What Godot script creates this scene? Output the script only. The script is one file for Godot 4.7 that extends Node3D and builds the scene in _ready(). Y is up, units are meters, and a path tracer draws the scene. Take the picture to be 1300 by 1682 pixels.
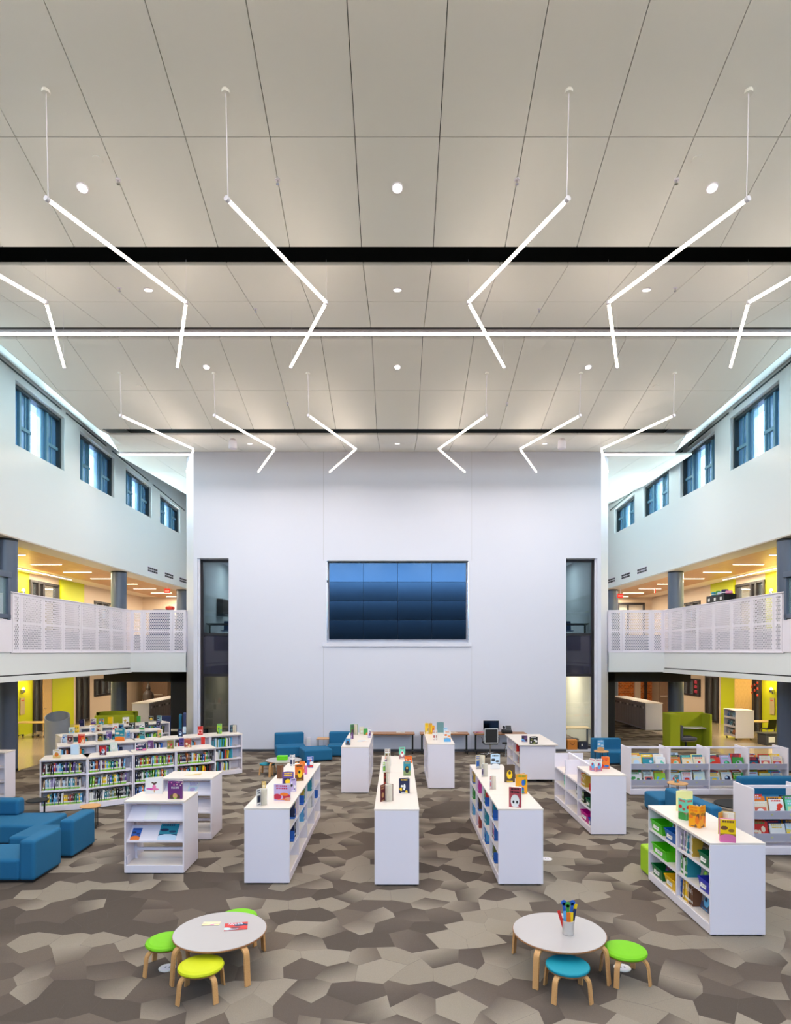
extends Node3D
# School library atrium. Metres; y up; the camera stands at the origin and looks along -z.
# P(x, y, d): d metres in front of the camera, y above the library floor.
var M := {}
var taken := {}
var cache := {}
var rng := RandomNumberGenerator.new()

func P(x: float, y: float, d: float) -> Vector3:
	return Vector3(x, y, -d)

# ---------------------------------------------------------------- mesh builder
class B:
	var st := SurfaceTool.new()
	var tint = null
	var uvr := Rect2(0, 0, 1, 1)
	func _init():
		st.begin(Mesh.PRIMITIVE_TRIANGLES)
	func v(p: Vector3, n: Vector3, uv: Vector2):
		if tint != null:
			st.set_color(tint)
		st.set_normal(n)
		st.set_uv(uvr.position + uv * uvr.size)
		st.add_vertex(p)
	func t3(a, b, c, na, nb, nc, ua = Vector2(), ub = Vector2(), uc = Vector2()):
		var g: Vector3 = (a - c).cross(a - b)
		if g.dot(na + nb + nc) < 0.0:
			v(a, na, ua); v(c, nc, uc); v(b, nb, ub)
		else:
			v(a, na, ua); v(b, nb, ub); v(c, nc, uc)
	func q(a: Vector3, b: Vector3, c: Vector3, d: Vector3, n: Vector3):
		t3(a, b, c, n, n, n, Vector2(0, 1), Vector2(1, 1), Vector2(1, 0))
		t3(a, c, d, n, n, n, Vector2(0, 1), Vector2(1, 0), Vector2(0, 0))
	func qs(a, b, c, d, na, nb, nc, nd):
		t3(a, b, c, na, nb, nc)
		t3(a, c, d, na, nc, nd)
	func qa(a: Vector3, b: Vector3, c: Vector3, d: Vector3):   # flat quad, its normal from its own winding
		var n := (a - c).cross(a - b)
		q(a, b, c, d, n.normalized() if n.length() > 1e-12 else Vector3.UP)
	func box(c: Vector3, s: Vector3, bev := 0.0, bs := Basis()):
		var h := s * 0.5
		var r := minf(bev, minf(h.x, minf(h.y, h.z)) * 0.9)
		for ax in 3:
			for sg in [-1.0, 1.0]:
				var n := Vector3(); n[ax] = sg
				var u := (ax + 1) % 3
				var w := (ax + 2) % 3
				var pts := []
				for k in [[-1, -1], [1, -1], [1, 1], [-1, 1]]:
					var p := Vector3()
					p[ax] = sg * h[ax]; p[u] = k[0] * (h[u] - r); p[w] = k[1] * (h[w] - r)
					pts.append(c + bs * p)
				q(pts[0], pts[1], pts[2], pts[3], bs * n)
		if r <= 0.0:
			return
		for ax in 3:                      # twelve chamfers
			var u := (ax + 1) % 3
			var w := (ax + 2) % 3
			for su in [-1.0, 1.0]:
				for sw in [-1.0, 1.0]:
					var pts := []
					for k in [[-1, 0], [1, 0], [1, 1], [-1, 1]]:
						var p := Vector3()
						p[ax] = k[0] * (h[ax] - r)
						p[u] = su * (h[u] if k[1] == 0 else h[u] - r)
						p[w] = sw * (h[w] - r if k[1] == 0 else h[w])
						pts.append(c + bs * p)
					var n := Vector3(); n[u] = su; n[w] = sw
					q(pts[0], pts[1], pts[2], pts[3], (bs * n).normalized())
		for sx in [-1.0, 1.0]:
			for sy in [-1.0, 1.0]:
				for sz in [-1.0, 1.0]:
					var k := Vector3(sx, sy, sz)
					var i := Vector3(h.x - r, h.y - r, h.z - r)
					var n := (bs * k).normalized()
					t3(c + bs * (k * Vector3(h.x, i.y, i.z)), c + bs * (k * Vector3(i.x, h.y, i.z)), c + bs * (k * Vector3(i.x, i.y, h.z)), n, n, n)
	func cyl(a: Vector3, b: Vector3, r0: float, r1: float, n := 16, caps := true):
		var ax := (b - a).normalized()
		var e := ax.cross(Vector3.RIGHT if absf(ax.x) < 0.9 else Vector3.UP).normalized()
		var f := ax.cross(e)
		for i in n:
			var u := TAU * i / n
			var w := TAU * (i + 1) / n
			var d0 := e * cos(u) + f * sin(u)
			var d1 := e * cos(w) + f * sin(w)
			qs(a + d0 * r0, a + d1 * r0, b + d1 * r1, b + d0 * r1, d0, d1, d1, d0)
			if caps:
				t3(a, a + d0 * r0, a + d1 * r0, -ax, -ax, -ax)
				t3(b, b + d0 * r1, b + d1 * r1, ax, ax, ax)
	func lathe(pr: Array, n := 24, c := Vector3()):           # profile of Vector2(radius, height), outside seen when going up
		for k in pr.size() - 1:
			var p: Vector2 = pr[k]
			var s: Vector2 = pr[k + 1]
			var m := Vector2(s.y - p.y, p.x - s.x).normalized()
			for i in n:
				var u := TAU * i / n
				var w := TAU * (i + 1) / n
				var d0 := Vector3(cos(u), 0, sin(u))
				var d1 := Vector3(cos(w), 0, sin(w))
				var n0 := d0 * m.x + Vector3.UP * m.y
				var n1 := d1 * m.x + Vector3.UP * m.y
				qs(c + d0 * p.x + Vector3.UP * p.y, c + d1 * p.x + Vector3.UP * p.y, c + d1 * s.x + Vector3.UP * s.y, c + d0 * s.x + Vector3.UP * s.y, n0, n1, n1, n0)
	func strip(pts: Array, side: Vector3, w: float, t: float):   # a flat bar bent along pts
		var ns := []
		for i in pts.size():
			var tg: Vector3 = (pts[mini(i + 1, pts.size() - 1)] - pts[maxi(i - 1, 0)]).normalized()
			ns.append(tg.cross(side).normalized())
		var o := side.normalized() * w * 0.5
		for i in pts.size() - 1:
			var a: Vector3 = pts[i]
			var b: Vector3 = pts[i + 1]
			var na: Vector3 = ns[i]
			var nb: Vector3 = ns[i + 1]
			var ta: Vector3 = na * t * 0.5
			var tb: Vector3 = nb * t * 0.5
			qs(a - o + ta, a + o + ta, b + o + tb, b - o + tb, na, na, nb, nb)
			qs(a - o - ta, a + o - ta, b + o - tb, b - o - tb, -na, -na, -nb, -nb)
			q(a + o - ta, a + o + ta, b + o + tb, b + o - tb, side.normalized())
			q(a - o - ta, a - o + ta, b - o + tb, b - o - tb, -side.normalized())
		for e in [0, pts.size() - 1]:
			var f: Vector3 = pts[e]
			var g: Vector3 = ns[e] * t * 0.5
			var out: Vector3 = (pts[0] - pts[1]) if e == 0 else (pts[e] - pts[e - 1])
			q(f - o - g, f + o - g, f + o + g, f - o + g, out.normalized())
	func rbox(c: Vector3, s: Vector3, r: float, k := 4, puff := 0.0):
		var h := s * 0.5
		var inn := h - Vector3.ONE * r
		for ax in 3:
			var u := (ax + 1) % 3
			var w := (ax + 2) % 3
			var gu := _grid(h[u], r, k)
			var gw := _grid(h[w], r, k)
			for sg in [-1.0, 1.0]:
				for i in gu.size() - 1:
					for j in gw.size() - 1:
						var p := []
						var nn := []
						for e in [[0, 0], [1, 0], [1, 1], [0, 1]]:
							var x := Vector3()
							x[ax] = sg * h[ax]; x[u] = gu[i + e[0]]; x[w] = gw[j + e[1]]
							var core := x.clamp(-inn, inn)
							var d := (x - core)
							var nrm := d.normalized()
							var y := core + nrm * r
							if puff != 0.0 and y.y > 0.0:
								var f := (1.0 - pow(absf(y.x) / h.x, 2.0)) * (1.0 - pow(absf(y.z) / h.z, 2.0))
								y.y += puff * f * y.y / h.y
							p.append(c + y)
							nn.append(nrm)
						qs(p[0], p[1], p[2], p[3], nn[0], nn[1], nn[2], nn[3])
	func _grid(h: float, r: float, k: int) -> Array:
		var g := []
		for i in k + 1:
			g.append(-h + r * (1.0 - tan(PI / 4 * (1.0 - float(i) / k))))
		var m := 4
		for i in range(1, m):
			g.append(lerpf(-h + r, h - r, float(i) / m))
		for i in k + 1:
			g.append(h - r * (1.0 - tan(PI / 4 * float(i) / k)))
		return g
	func prism(poly: Array, y0: float, y1: float):             # convex outline of Vector2(x, z)
		var c := Vector2()
		for p in poly:
			c += p / poly.size()
		for i in poly.size():
			var a: Vector2 = poly[i]
			var b: Vector2 = poly[(i + 1) % poly.size()]
			var m := (a + b) * 0.5 - c
			var e := Vector2(b.y - a.y, a.x - b.x).normalized()
			if e.dot(m) < 0:
				e = -e
			q(Vector3(a.x, y0, a.y), Vector3(b.x, y0, b.y), Vector3(b.x, y1, b.y), Vector3(a.x, y1, a.y), Vector3(e.x, 0, e.y))
			t3(Vector3(c.x, y1, c.y), Vector3(a.x, y1, a.y), Vector3(b.x, y1, b.y), Vector3.UP, Vector3.UP, Vector3.UP)
			t3(Vector3(c.x, y0, c.y), Vector3(a.x, y0, a.y), Vector3(b.x, y0, b.y), Vector3.DOWN, Vector3.DOWN, Vector3.DOWN)
	func slab(c: Array, th: Vector3):                            # four corners (Vector3) of a face, thickened by th
		var m: Vector3 = (c[0] + c[1] + c[2] + c[3]) / 4.0 + th * 0.5
		var f := [c[0], c[1], c[2], c[3]]
		var n: Vector3 = (c[1] - c[0]).cross(c[3] - c[0])
		if n.length() < 1e-9:
			n = (c[2] - c[1]).cross(c[0] - c[1])
		n = n.normalized()
		if n.dot(th) > 0:
			n = -n
		q(f[0], f[1], f[2], f[3], n)
		q(f[0] + th, f[1] + th, f[2] + th, f[3] + th, -n)
		for i in 4:
			var a: Vector3 = f[i]
			var b: Vector3 = f[(i + 1) % 4]
			if (a - b).length() < 1e-5:
				continue
			var e := (b - a).cross(th).normalized()
			if e.dot((a + b) * 0.5 + th * 0.5 - m) < 0:
				e = -e
			q(a, b, b + th, a + th, e)
	func mesh(into: ArrayMesh = null) -> ArrayMesh:
		return st.commit(into) if into else st.commit()

# ---------------------------------------------------------------- nodes
func numbered(n: String) -> String:
	if not taken.has(n):
		taken[n] = 0
		return n
	taken[n] += 1
	return "%s_%03d" % [n, taken[n]]

func thing(called: String, label: String, category: String, at := Vector3(), yaw := 0.0, group := "") -> Node3D:
	var o := Node3D.new()
	o.name = numbered(called)
	add_child(o)
	o.position = at
	o.rotation.y = yaw
	tag(o, label, category, group)
	return o

func tag(o: Node, label: String, category: String, group := ""):
	o.set_meta("label", label)
	o.set_meta("category", category)
	if group:
		o.set_meta("group", group)

func struct(called: String, label := "", category := "") -> Node3D:
	var o := Node3D.new()
	o.name = numbered(called)
	add_child(o)
	o.set_meta("kind", "structure")
	if label:
		tag(o, label, category)
	return o

func mk(parent: Node, called: String, mesh: Mesh, mats, at := Vector3(), rot := Vector3()) -> MeshInstance3D:
	var o := MeshInstance3D.new()
	o.mesh = mesh
	o.name = called if parent else numbered(called)
	if parent:
		parent.add_child(o, true)
	else:
		add_child(o)
	if mats is Array:
		for i in mats.size():
			o.set_surface_override_material(i, mats[i])
	else:
		for i in mesh.get_surface_count():
			o.set_surface_override_material(i, mats)
	o.position = at
	o.rotation = rot
	return o

func boxmesh(s: Vector3, bev: float) -> ArrayMesh:
	var key := "b%.4f %.4f %.4f %.4f" % [s.x, s.y, s.z, bev]
	if not cache.has(key):
		var b := B.new()
		b.box(Vector3(), s, bev)
		cache[key] = b.mesh()
	return cache[key]

func bx(parent: Node, called: String, c: Vector3, s: Vector3, m: Material, bev := 0.003, rot := Vector3()) -> MeshInstance3D:
	return mk(parent, called, boxmesh(s, bev), m, c, rot)

# box given by its span: x0..x1, y0..y1, d0..d1
func span(parent: Node, called: String, x0: float, x1: float, y0: float, y1: float, d0: float, d1: float, m: Material, bev := 0.0) -> MeshInstance3D:
	return bx(parent, called, P((x0 + x1) / 2, (y0 + y1) / 2, (d0 + d1) / 2), Vector3(absf(x1 - x0), absf(y1 - y0), absf(d1 - d0)), m, bev)

func cy(parent: Node, called: String, a: Vector3, b: Vector3, r: float, m: Material, n := 14, r1 := -1.0) -> MeshInstance3D:
	var s := B.new()
	s.cyl(Vector3(), b - a, r, r if r1 < 0 else r1, n)
	return mk(parent, called, s.mesh(), m, a)

# ---------------------------------------------------------------- materials
func mat(key: String, c: Color, rough := 0.6, metal := 0.0) -> StandardMaterial3D:
	if not M.has(key):
		var m := StandardMaterial3D.new()
		m.albedo_color = c
		m.roughness = rough
		m.metallic = metal
		m.resource_name = key
		M[key] = m
	return M[key]

func glow(key: String, c: Color, e: float) -> StandardMaterial3D:
	var m := mat(key, Color(0.9, 0.9, 0.9), 0.5)
	m.emission_enabled = true
	m.emission = c
	m.emission_energy_multiplier = e
	return m

func glass(key: String, c: Color, a: float, spec := 0.5) -> StandardMaterial3D:
	var m := mat(key, Color(c.r, c.g, c.b, a), 0.02)
	m.transparency = BaseMaterial3D.TRANSPARENCY_ALPHA
	m.metallic_specular = spec
	return m

func noise_tex(freq: float, a: Color, b: Color, w := 256, h := 256, kind := FastNoiseLite.TYPE_SIMPLEX_SMOOTH, sd := 1) -> NoiseTexture2D:
	var n := FastNoiseLite.new()
	n.noise_type = kind
	n.frequency = freq
	n.seed = sd
	n.fractal_octaves = 4
	var t := NoiseTexture2D.new()
	t.width = w
	t.height = h
	t.seamless = true
	t.noise = n
	var g := Gradient.new()
	g.set_color(0, a)
	g.set_color(1, b)
	t.color_ramp = g
	return t

func bump(m: StandardMaterial3D, freq: float, depth: float, scale: float, sd := 3):
	var n := FastNoiseLite.new()
	n.frequency = freq
	n.seed = sd
	var t := NoiseTexture2D.new()
	t.width = 256
	t.height = 256
	t.seamless = true
	t.as_normal_map = true
	t.bump_strength = depth
	t.noise = n
	m.normal_enabled = true
	m.normal_texture = t
	m.uv1_triplanar = true
	m.uv1_world_triplanar = true
	m.uv1_scale = Vector3.ONE * scale

func wood(key: String, a: Color, b: Color, sc: Vector3, rough := 0.45) -> StandardMaterial3D:
	var m := mat(key, Color.WHITE, rough)
	m.albedo_texture = noise_tex(0.02, a, b, 256, 256, FastNoiseLite.TYPE_SIMPLEX, 7)
	m.uv1_triplanar = true
	m.uv1_scale = sc
	return m

func materials():
	mat("wall", Color8(222, 223, 236), 0.55)
	mat("wall_side", Color8(233, 235, 234), 0.3)
	mat("white", Color8(238, 231, 240), 0.42)
	mat("top", Color8(231, 220, 212), 0.38)
	var ce := mat("ceiling", Color8(238, 236, 229), 0.95)
	bump(ce, 0.3, 1.2, 3.0)
	mat("black", Color8(22, 22, 24), 0.5)
	mat("plenum", Color8(14, 14, 16), 0.9)
	mat("brown_dark", Color8(52, 40, 34), 0.6)
	mat("frame", Color8(38, 33, 36), 0.4)
	mat("frame_blue", Color8(104, 150, 172), 0.3)
	mat("frame_dark", Color8(45, 56, 60), 0.35)
	mat("column", Color8(88, 98, 118), 0.3)
	mat("lime", Color8(194, 200, 12), 0.5)
	mat("beige", Color8(214, 192, 168), 0.6)
	mat("soffit", Color8(205, 195, 185), 0.7)
	mat("grey", Color8(150, 150, 158), 0.5)
	mat("lip", Color8(186, 184, 200), 0.4)
	mat("upstand", Color8(150, 150, 168), 0.6)
	mat("chrome", Color8(210, 210, 215), 0.2, 1.0)
	mat("steel", Color8(60, 62, 66), 0.4, 0.6)
	mat("paper", Color8(240, 238, 236), 0.8)
	mat("pages", Color8(232, 224, 208), 0.85)
	mat("tag_white", Color8(238, 236, 232), 0.6)
	mat("tag_green", Color8(140, 205, 60), 0.6)
	mat("screen", Color8(52, 72, 94), 0.14, 1.0)
	mat("rubber", Color8(28, 28, 30), 0.8)
	wood("oak", Color8(226, 176, 116), Color8(208, 150, 92), Vector3(2, 14, 14))
	wood("oak_edge", Color8(176, 124, 80), Color8(150, 100, 62), Vector3(3, 3, 3))
	wood("wood_ceiling", Color8(206, 158, 104), Color8(176, 122, 72), Vector3(0.4, 0.4, 5.0), 0.4)
	M["wood_ceiling"].uv1_world_triplanar = true
	wood("door_wood", Color8(224, 190, 130), Color8(204, 166, 106), Vector3(6, 0.8, 6))
	wood("door_brown", Color8(120, 92, 74), Color8(98, 74, 60), Vector3(6, 0.8, 6))
	var sf := mat("sofa", Color8(24, 106, 150), 0.85)
	bump(sf, 0.5, 3.0, 9.0, 5)
	var fe := mat("felt_green", Color8(158, 168, 22), 0.9)
	bump(fe, 0.5, 2.0, 9.0, 6)
	mat("seat_green", Color8(120, 198, 8), 0.7)
	mat("seat_lime", Color8(205, 212, 10), 0.7)
	mat("seat_blue", Color8(0, 142, 164), 0.7)
	mat("pouf", Color8(158, 200, 20), 0.7)
	var pf := mat("polished", Color8(196, 174, 142), 0.09)
	pf.albedo_texture = noise_tex(0.05, Color8(255, 255, 255), Color8(225, 220, 212), 256, 256, FastNoiseLite.TYPE_CELLULAR, 9)
	pf.uv1_triplanar = true
	pf.uv1_world_triplanar = true
	pf.uv1_scale = Vector3.ONE * 2.0
	var cp := mat("carpet", Color.WHITE, 0.95)
	cp.vertex_color_use_as_albedo = true
	cp.albedo_texture = noise_tex(0.35, Color8(214, 214, 214), Color8(255, 255, 255), 512, 512, FastNoiseLite.TYPE_VALUE, 11)
	bump(cp, 0.6, 2.0, 2.4, 4)
	cp.metallic_specular = 0.1
	var bk := mat("brick", Color.WHITE, 0.8)
	bk.albedo_texture = brick_tex()
	bk.uv1_triplanar = true
	bk.uv1_world_triplanar = true
	bk.uv1_scale = Vector3(1.25, 1.25, 1.25)
	glow("tube", Color(1.0, 0.92, 0.85), 11.0)
	glow("strip", Color(1.0, 0.95, 0.9), 5.0)
	glow("down", Color(1.0, 0.97, 0.92), 5.0)
	glow("linear", Color(1.0, 0.92, 0.8), 6.0)
	glow("bulb", Color(1.0, 0.85, 0.55), 9.0)
	glow("exit", Color(1.0, 0.1, 0.05), 0.9).albedo_color = Color8(200, 30, 20)
	glass("pane", Color8(200, 220, 230), 0.06)
	glass("pane_tint", Color8(60, 120, 160), 0.74)
	glass("pane_mid", Color8(150, 200, 220), 0.5)
	glass("pane_smoke", Color8(24, 34, 40), 0.45)
	glass("spandrel", Color8(58, 58, 74), 0.9)
	glass("rail_glass", Color8(150, 190, 200), 0.25)

func brick_tex() -> ImageTexture:
	var im := Image.create(64, 64, false, Image.FORMAT_RGB8)
	im.fill(Color8(206, 170, 130))
	var r := RandomNumberGenerator.new()
	r.seed = 5
	for row in 8:
		for k in 5:
			var x := k * 16 - (8 if row % 2 else 0)
			var t := r.randf_range(0.85, 1.1)
			im.fill_rect(Rect2i(maxi(x, 0), row * 8, mini(15, 15 + mini(x, 0)), 7), Color(0.80 * t, 0.40 * t, 0.14 * t))
	return ImageTexture.create_from_image(im)

func _ready():
	rng.seed = 20
	# camera: level, with the lens raised (verticals stay vertical)
	var cam := Camera3D.new()
	cam.name = "camera"
	cam.position = Vector3(0, 3.6, 0)
	cam.projection = Camera3D.PROJECTION_FRUSTUM
	cam.near = 0.05
	cam.far = 200.0
	cam.size = 0.05 * 1682.0 / 1040.0
	cam.frustum_offset = Vector2(-3.0, 229.0) * 0.05 / 1040.0
	add_child(cam)
	cam.current = true
	# sky and exposure
	var we := WorldEnvironment.new()
	we.name = "world"
	var en := Environment.new()
	var sk := ProceduralSkyMaterial.new()
	sk.sky_top_color = Color(0.52, 0.72, 0.94)
	sk.sky_horizon_color = Color(0.74, 0.88, 1.0)
	sk.sky_curve = 0.25
	sk.ground_horizon_color = Color(0.62, 0.68, 0.70)
	sk.ground_bottom_color = Color(0.45, 0.46, 0.44)
	sk.energy_multiplier = SKY
	en.sky = Sky.new()
	en.sky.sky_material = sk
	en.background_mode = Environment.BG_SKY
	en.tonemap_mode = Environment.TONE_MAPPER_LINEAR
	en.tonemap_exposure = 0.97
	en.sdfgi_enabled = true
	en.ssao_enabled = true
	en.ssil_enabled = true
	we.environment = en
	add_child(we)
	materials()
	floors()
	ceilings()
	back_wall()
	side(-1)
	side(1)
	rear()
	chevrons()
	ceiling_bits()
	furnish()

const SKY := 10.0
const TUBE_W := 3.0
const DAY := 5.6
const COL := {-1: "curved-row", 1: "picture-bin"}

func area(parent: Node, at: Vector3, sx: float, sy: float, e: float, c: Color, yaw := 0.0, down := true):
	var l := AreaLight3D.new()
	l.name = "light"
	l.area_size = Vector2(sx, sy)
	l.light_energy = e
	l.light_color = c
	l.area_normalize_energy = true
	l.area_range = 60.0
	l.area_attenuation = 2.0
	l.shadow_enabled = true
	l.position = at
	l.rotation = Vector3(-PI / 2 if down else PI / 2, yaw, 0)
	parent.add_child(l, true)

# ---------------------------------------------------------------- floor
func hash2(i: int, j: int, k: int) -> float:
	var h := (i * 73856093) ^ (j * 19349663) ^ (k * 83492791)
	h = (h ^ (h >> 13)) * 1274126177
	return float((h ^ (h >> 16)) & 0xffff) / 65535.0

func lin(c: Color) -> Color:
	return c.srgb_to_linear()

func floors():
	var f := struct("floor")
	span(f, "slab", -17, 17, -0.3, -0.012, -8.5, 45, mat("slab", Color8(90, 82, 76), 0.9))
	var s := 0.25
	var cells := []
	for r in range(8, 98):
		var z := 1.5 * s * r
		for qn in range(-64, 65):
			var qq := qn - int(floor(r / 2.0))
			var x := sqrt(3.0) * s * (qq + r / 2.0)
			if absf(x) > 11.5 + (0.0 if z < 25 else 0.0) or z > 36.0 or absf(x) > z * 0.68 + 1.2 or z < 5.2:
				continue
			cells.append([z + 0.15 * absf(x), qq, r, x, z])
	cells.sort_custom(func(a, b): return a[0] < b[0])
	var pal := [Color8(102, 92, 86), Color8(124, 112, 103), Color8(160, 149, 136), Color8(168, 157, 143), Color8(112, 101, 94)]
	var rest := B.new()
	var n := 0
	for c in cells:
		var bld: B = B.new() if n < 300 else rest
		_cell(bld, c[1], c[2], s, pal)
		if n < 300:
			mk(f, "carpet_piece", bld.mesh(), M.carpet)
		n += 1
	var o := mk(f, "carpet", rest.mesh(), M.carpet)
	o.set_meta("kind", "stuff")
	# polished corridor floor on both sides, and under the back rooms
	for e in [-1, 1]:
		span(f, "polished_floor", e * 11.45, e * 16.2, -0.012, 0.0, 3.0, 28.6, M.polished)
		span(f, "polished_floor", e * 12.3, e * 16.2, -0.012, 0.0, 28.6, 44, M.polished)
	span(f, "room_floor", -7.3, 7.3, -0.012, 0.002, 22.9, 30.0, mat("room_floor", Color8(104, 96, 90), 0.8))

func _hv(q: int, r: int, k: int, s: float) -> Vector3:       # the two corners that cell (q, r) owns: k 0 far, 1 close
	var x := sqrt(3.0) * s * (q + r / 2.0)
	var z := 1.5 * s * r + (s if k == 0 else -s)
	x += (hash2(q, r, k) - 0.5) * s * 0.95
	z += (hash2(q, r, k + 7) - 0.5) * s * 0.75
	return Vector3(x, 0, -z)

func _cell(b: B, q: int, r: int, s: float, pal: Array):
	var v := [_hv(q, r, 0, s), _hv(q, r + 1, 1, s), _hv(q + 1, r - 1, 0, s), _hv(q, r, 1, s), _hv(q, r - 1, 0, s), _hv(q - 1, r + 1, 1, s)]
	var c := Vector3()
	for p in v:
		c += p / 6.0
	var y := -0.004 + 0.002 * hash2(q, r, 21)
	c.y = y
	var t1: Color = lin(pal[int(hash2(q / 2, r, 31) * 4.99)])
	var t2: Color = t1
	if hash2(q, r, 41) < 0.62:
		t2 = lin(pal[int(hash2(q, r, 43) * 4.99)])
	var an := hash2(q, r, 51) * TAU
	var dir := Vector3(cos(an), 0, sin(an))
	var cols := []
	for i in 6:
		var k := clampf(0.5 + (v[i] - c).dot(dir) / (1.4 * s), 0, 1)
		cols.append(t1.lerp(t2, k))
		v[i] = c + (v[i] - c) * 0.995
		v[i].y = y
	var mid := t1.lerp(t2, 0.5)
	for i in 6:
		var j := (i + 1) % 6
		var a: Vector3 = v[i]
		var d: Vector3 = v[j]
		var flip := (c - d).cross(c - a).y < 0
		for p in ([[c, mid], [d, cols[j]], [a, cols[i]]] if flip else [[c, mid], [a, cols[i]], [d, cols[j]]]):
			b.st.set_color(p[1])
			b.st.set_normal(Vector3.UP)
			b.st.set_uv(Vector2(p[0].x, p[0].z))
			b.st.add_vertex(p[0])

# ---------------------------------------------------------------- folded ceiling
# each slope: d and height above the eye at its start and end, the d of its joint, and how wide it is at start and end
const SLOPES := [
	[-8.0, 8.6, -4.6, 7.4, -6.4, 10.9, 10.9], [-4.1, 7.4, -0.7, 8.3, -2.4, 10.9, 10.9], [-0.2, 8.3, 3.0, 7.15, 1.4, 10.9, 10.9], [3.5, 7.15, 6.8, 8.05, 5.1, 10.9, 10.9],
	[7.25, 7.98, 10.75, 6.87, 9.1, 10.6, 10.4], [11.3, 6.89, 14.55, 7.45, 13.0, 10.2, 9.9], [15.2, 7.5, 18.8, 6.6, 17.07, 9.67, 8.86], [19.3, 6.6, 22.78, 7.18, 21.0, 8.78, 10.0],
	[23.4, 7.28, 29.0, 7.59, 26.2, 10.9, 11.3], [29.01, 7.59, 34.6, 7.9, 31.8, 11.3, 11.3], [34.61, 7.9, 43.9, 8.4, 39.0, 11.3, 11.3]]

func ceilings():
	var c := struct("ceiling")
	span(c, "roof_slab", -12.6, 12.6, 12.9, 13.3, -8.6, 45, M.plenum)
	for k in SLOPES.size():
		var s: Array = SLOPES[k]
		var cuts := [s[0], s[4], s[2]]
		var th := Vector3(0, 0.06, 0)
		var far: bool = k > 7
		for row in 2:
			var da: float = cuts[row] + (0.006 if row == 1 else 0.0)
			var db: float = cuts[row + 1] - (0.006 if row == 0 else 0.0)
			var ya := 3.6 + lerpf(s[1], s[3], (da - s[0]) / (s[2] - s[0]))
			var yb := 3.6 + lerpf(s[1], s[3], (db - s[0]) / (s[2] - s[0]))
			var ea := lerpf(s[5], s[6], (da - s[0]) / (s[2] - s[0]))
			var eb := lerpf(s[5], s[6], (db - s[0]) / (s[2] - s[0]))
			for i in range(-9, 9):
				var xa := (i + 0.5) * 1.22 + 0.006
				var xb := (i + 1.5) * 1.22 - 0.006
				if far and absf((xa + xb) / 2) < 6.5:
					continue
				if minf(absf(xa), absf(xb)) > maxf(ea, eb) - 0.05:
					continue
				var b := B.new()
				b.slab([P(clampf(xa, -ea, ea), ya, da), P(clampf(xb, -ea, ea), ya, da), P(clampf(xb, -eb, eb), yb, db), P(clampf(xa, -eb, eb), yb, db)], th)
				mk(c, "ceiling_panel", b.mesh(), M.ceiling)
	# sloping soffits between the folded panels and the side walls
	for e in [-1, 1]:
		var rim := []
		for k in range(3, 8):
			rim.append([SLOPES[k][0], SLOPES[k][1], SLOPES[k][5]])
			rim.append([SLOPES[k][2], SLOPES[k][3], SLOPES[k][6]])
		for i in rim.size() - 1:
			var p: Array = rim[i]
			var q: Array = rim[i + 1]
			var hp: float = 3.78 + 11.37 * (0.735 - 0.0047 * (p[0] - 17.4))
			var hq: float = 3.78 + 11.37 * (0.735 - 0.0047 * (q[0] - 17.4))
			var b := B.new()
			b.slab([P(e * (p[2] + 0.02), 3.6 + p[1], p[0]), P(e * 11.36, hp, p[0]), P(e * 11.36, hq, q[0]), P(e * (q[2] + 0.02), 3.6 + q[1], q[0])], Vector3(-e * 0.02, 0.05, 0))
			mk(c, "side_soffit", b.mesh(), M.wall_side)
	# continuous light lines in the ridges
	for g in [[14.86, 7.44, -9.6, 9.6, "glowing ridge light line crossing the whole ceiling"], [7.03, 7.98, -9.6, 9.6, "ridge light line above the camera, out of the picture"], [-0.45, 8.3, -9.6, 9.6, "ridge light line behind the camera, out of the picture"], [23.05, 7.16, -10.1, -7.4, "short ridge light line beside the video wall end, above the curved bookcases"], [23.05, 7.16, 7.4, 10.1, "short ridge light line beside the video wall end, above the picture bins"]]:
		var t := thing("ridge_light", g[4], "light", P((g[2] + g[3]) / 2, 3.6 + g[1], g[0]), 0, "ridge light lines")
		var w: float = g[3] - g[2]
		bx(t, "housing", Vector3(0, 0.05, 0), Vector3(w, 0.06, 0.16), M.white, 0.004)
		bx(t, "diffuser", Vector3(0, 0.005, 0), Vector3(w, 0.03, 0.10), M.strip, 0.002)
		var n := int(ceil(w / 4.9))
		for i in n:
			area(t, Vector3(-w / 2 + w * (i + 0.5) / n, -0.015, 0), w / n, 0.10, TUBE_W * 1.6, Color(1, 0.95, 0.9))
		if g[0] == 14.86:
			span(c, "ridge_recess", -9.9, 9.9, 11.2, 11.26, 14.5, 15.3, M.brown_dark)

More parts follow.
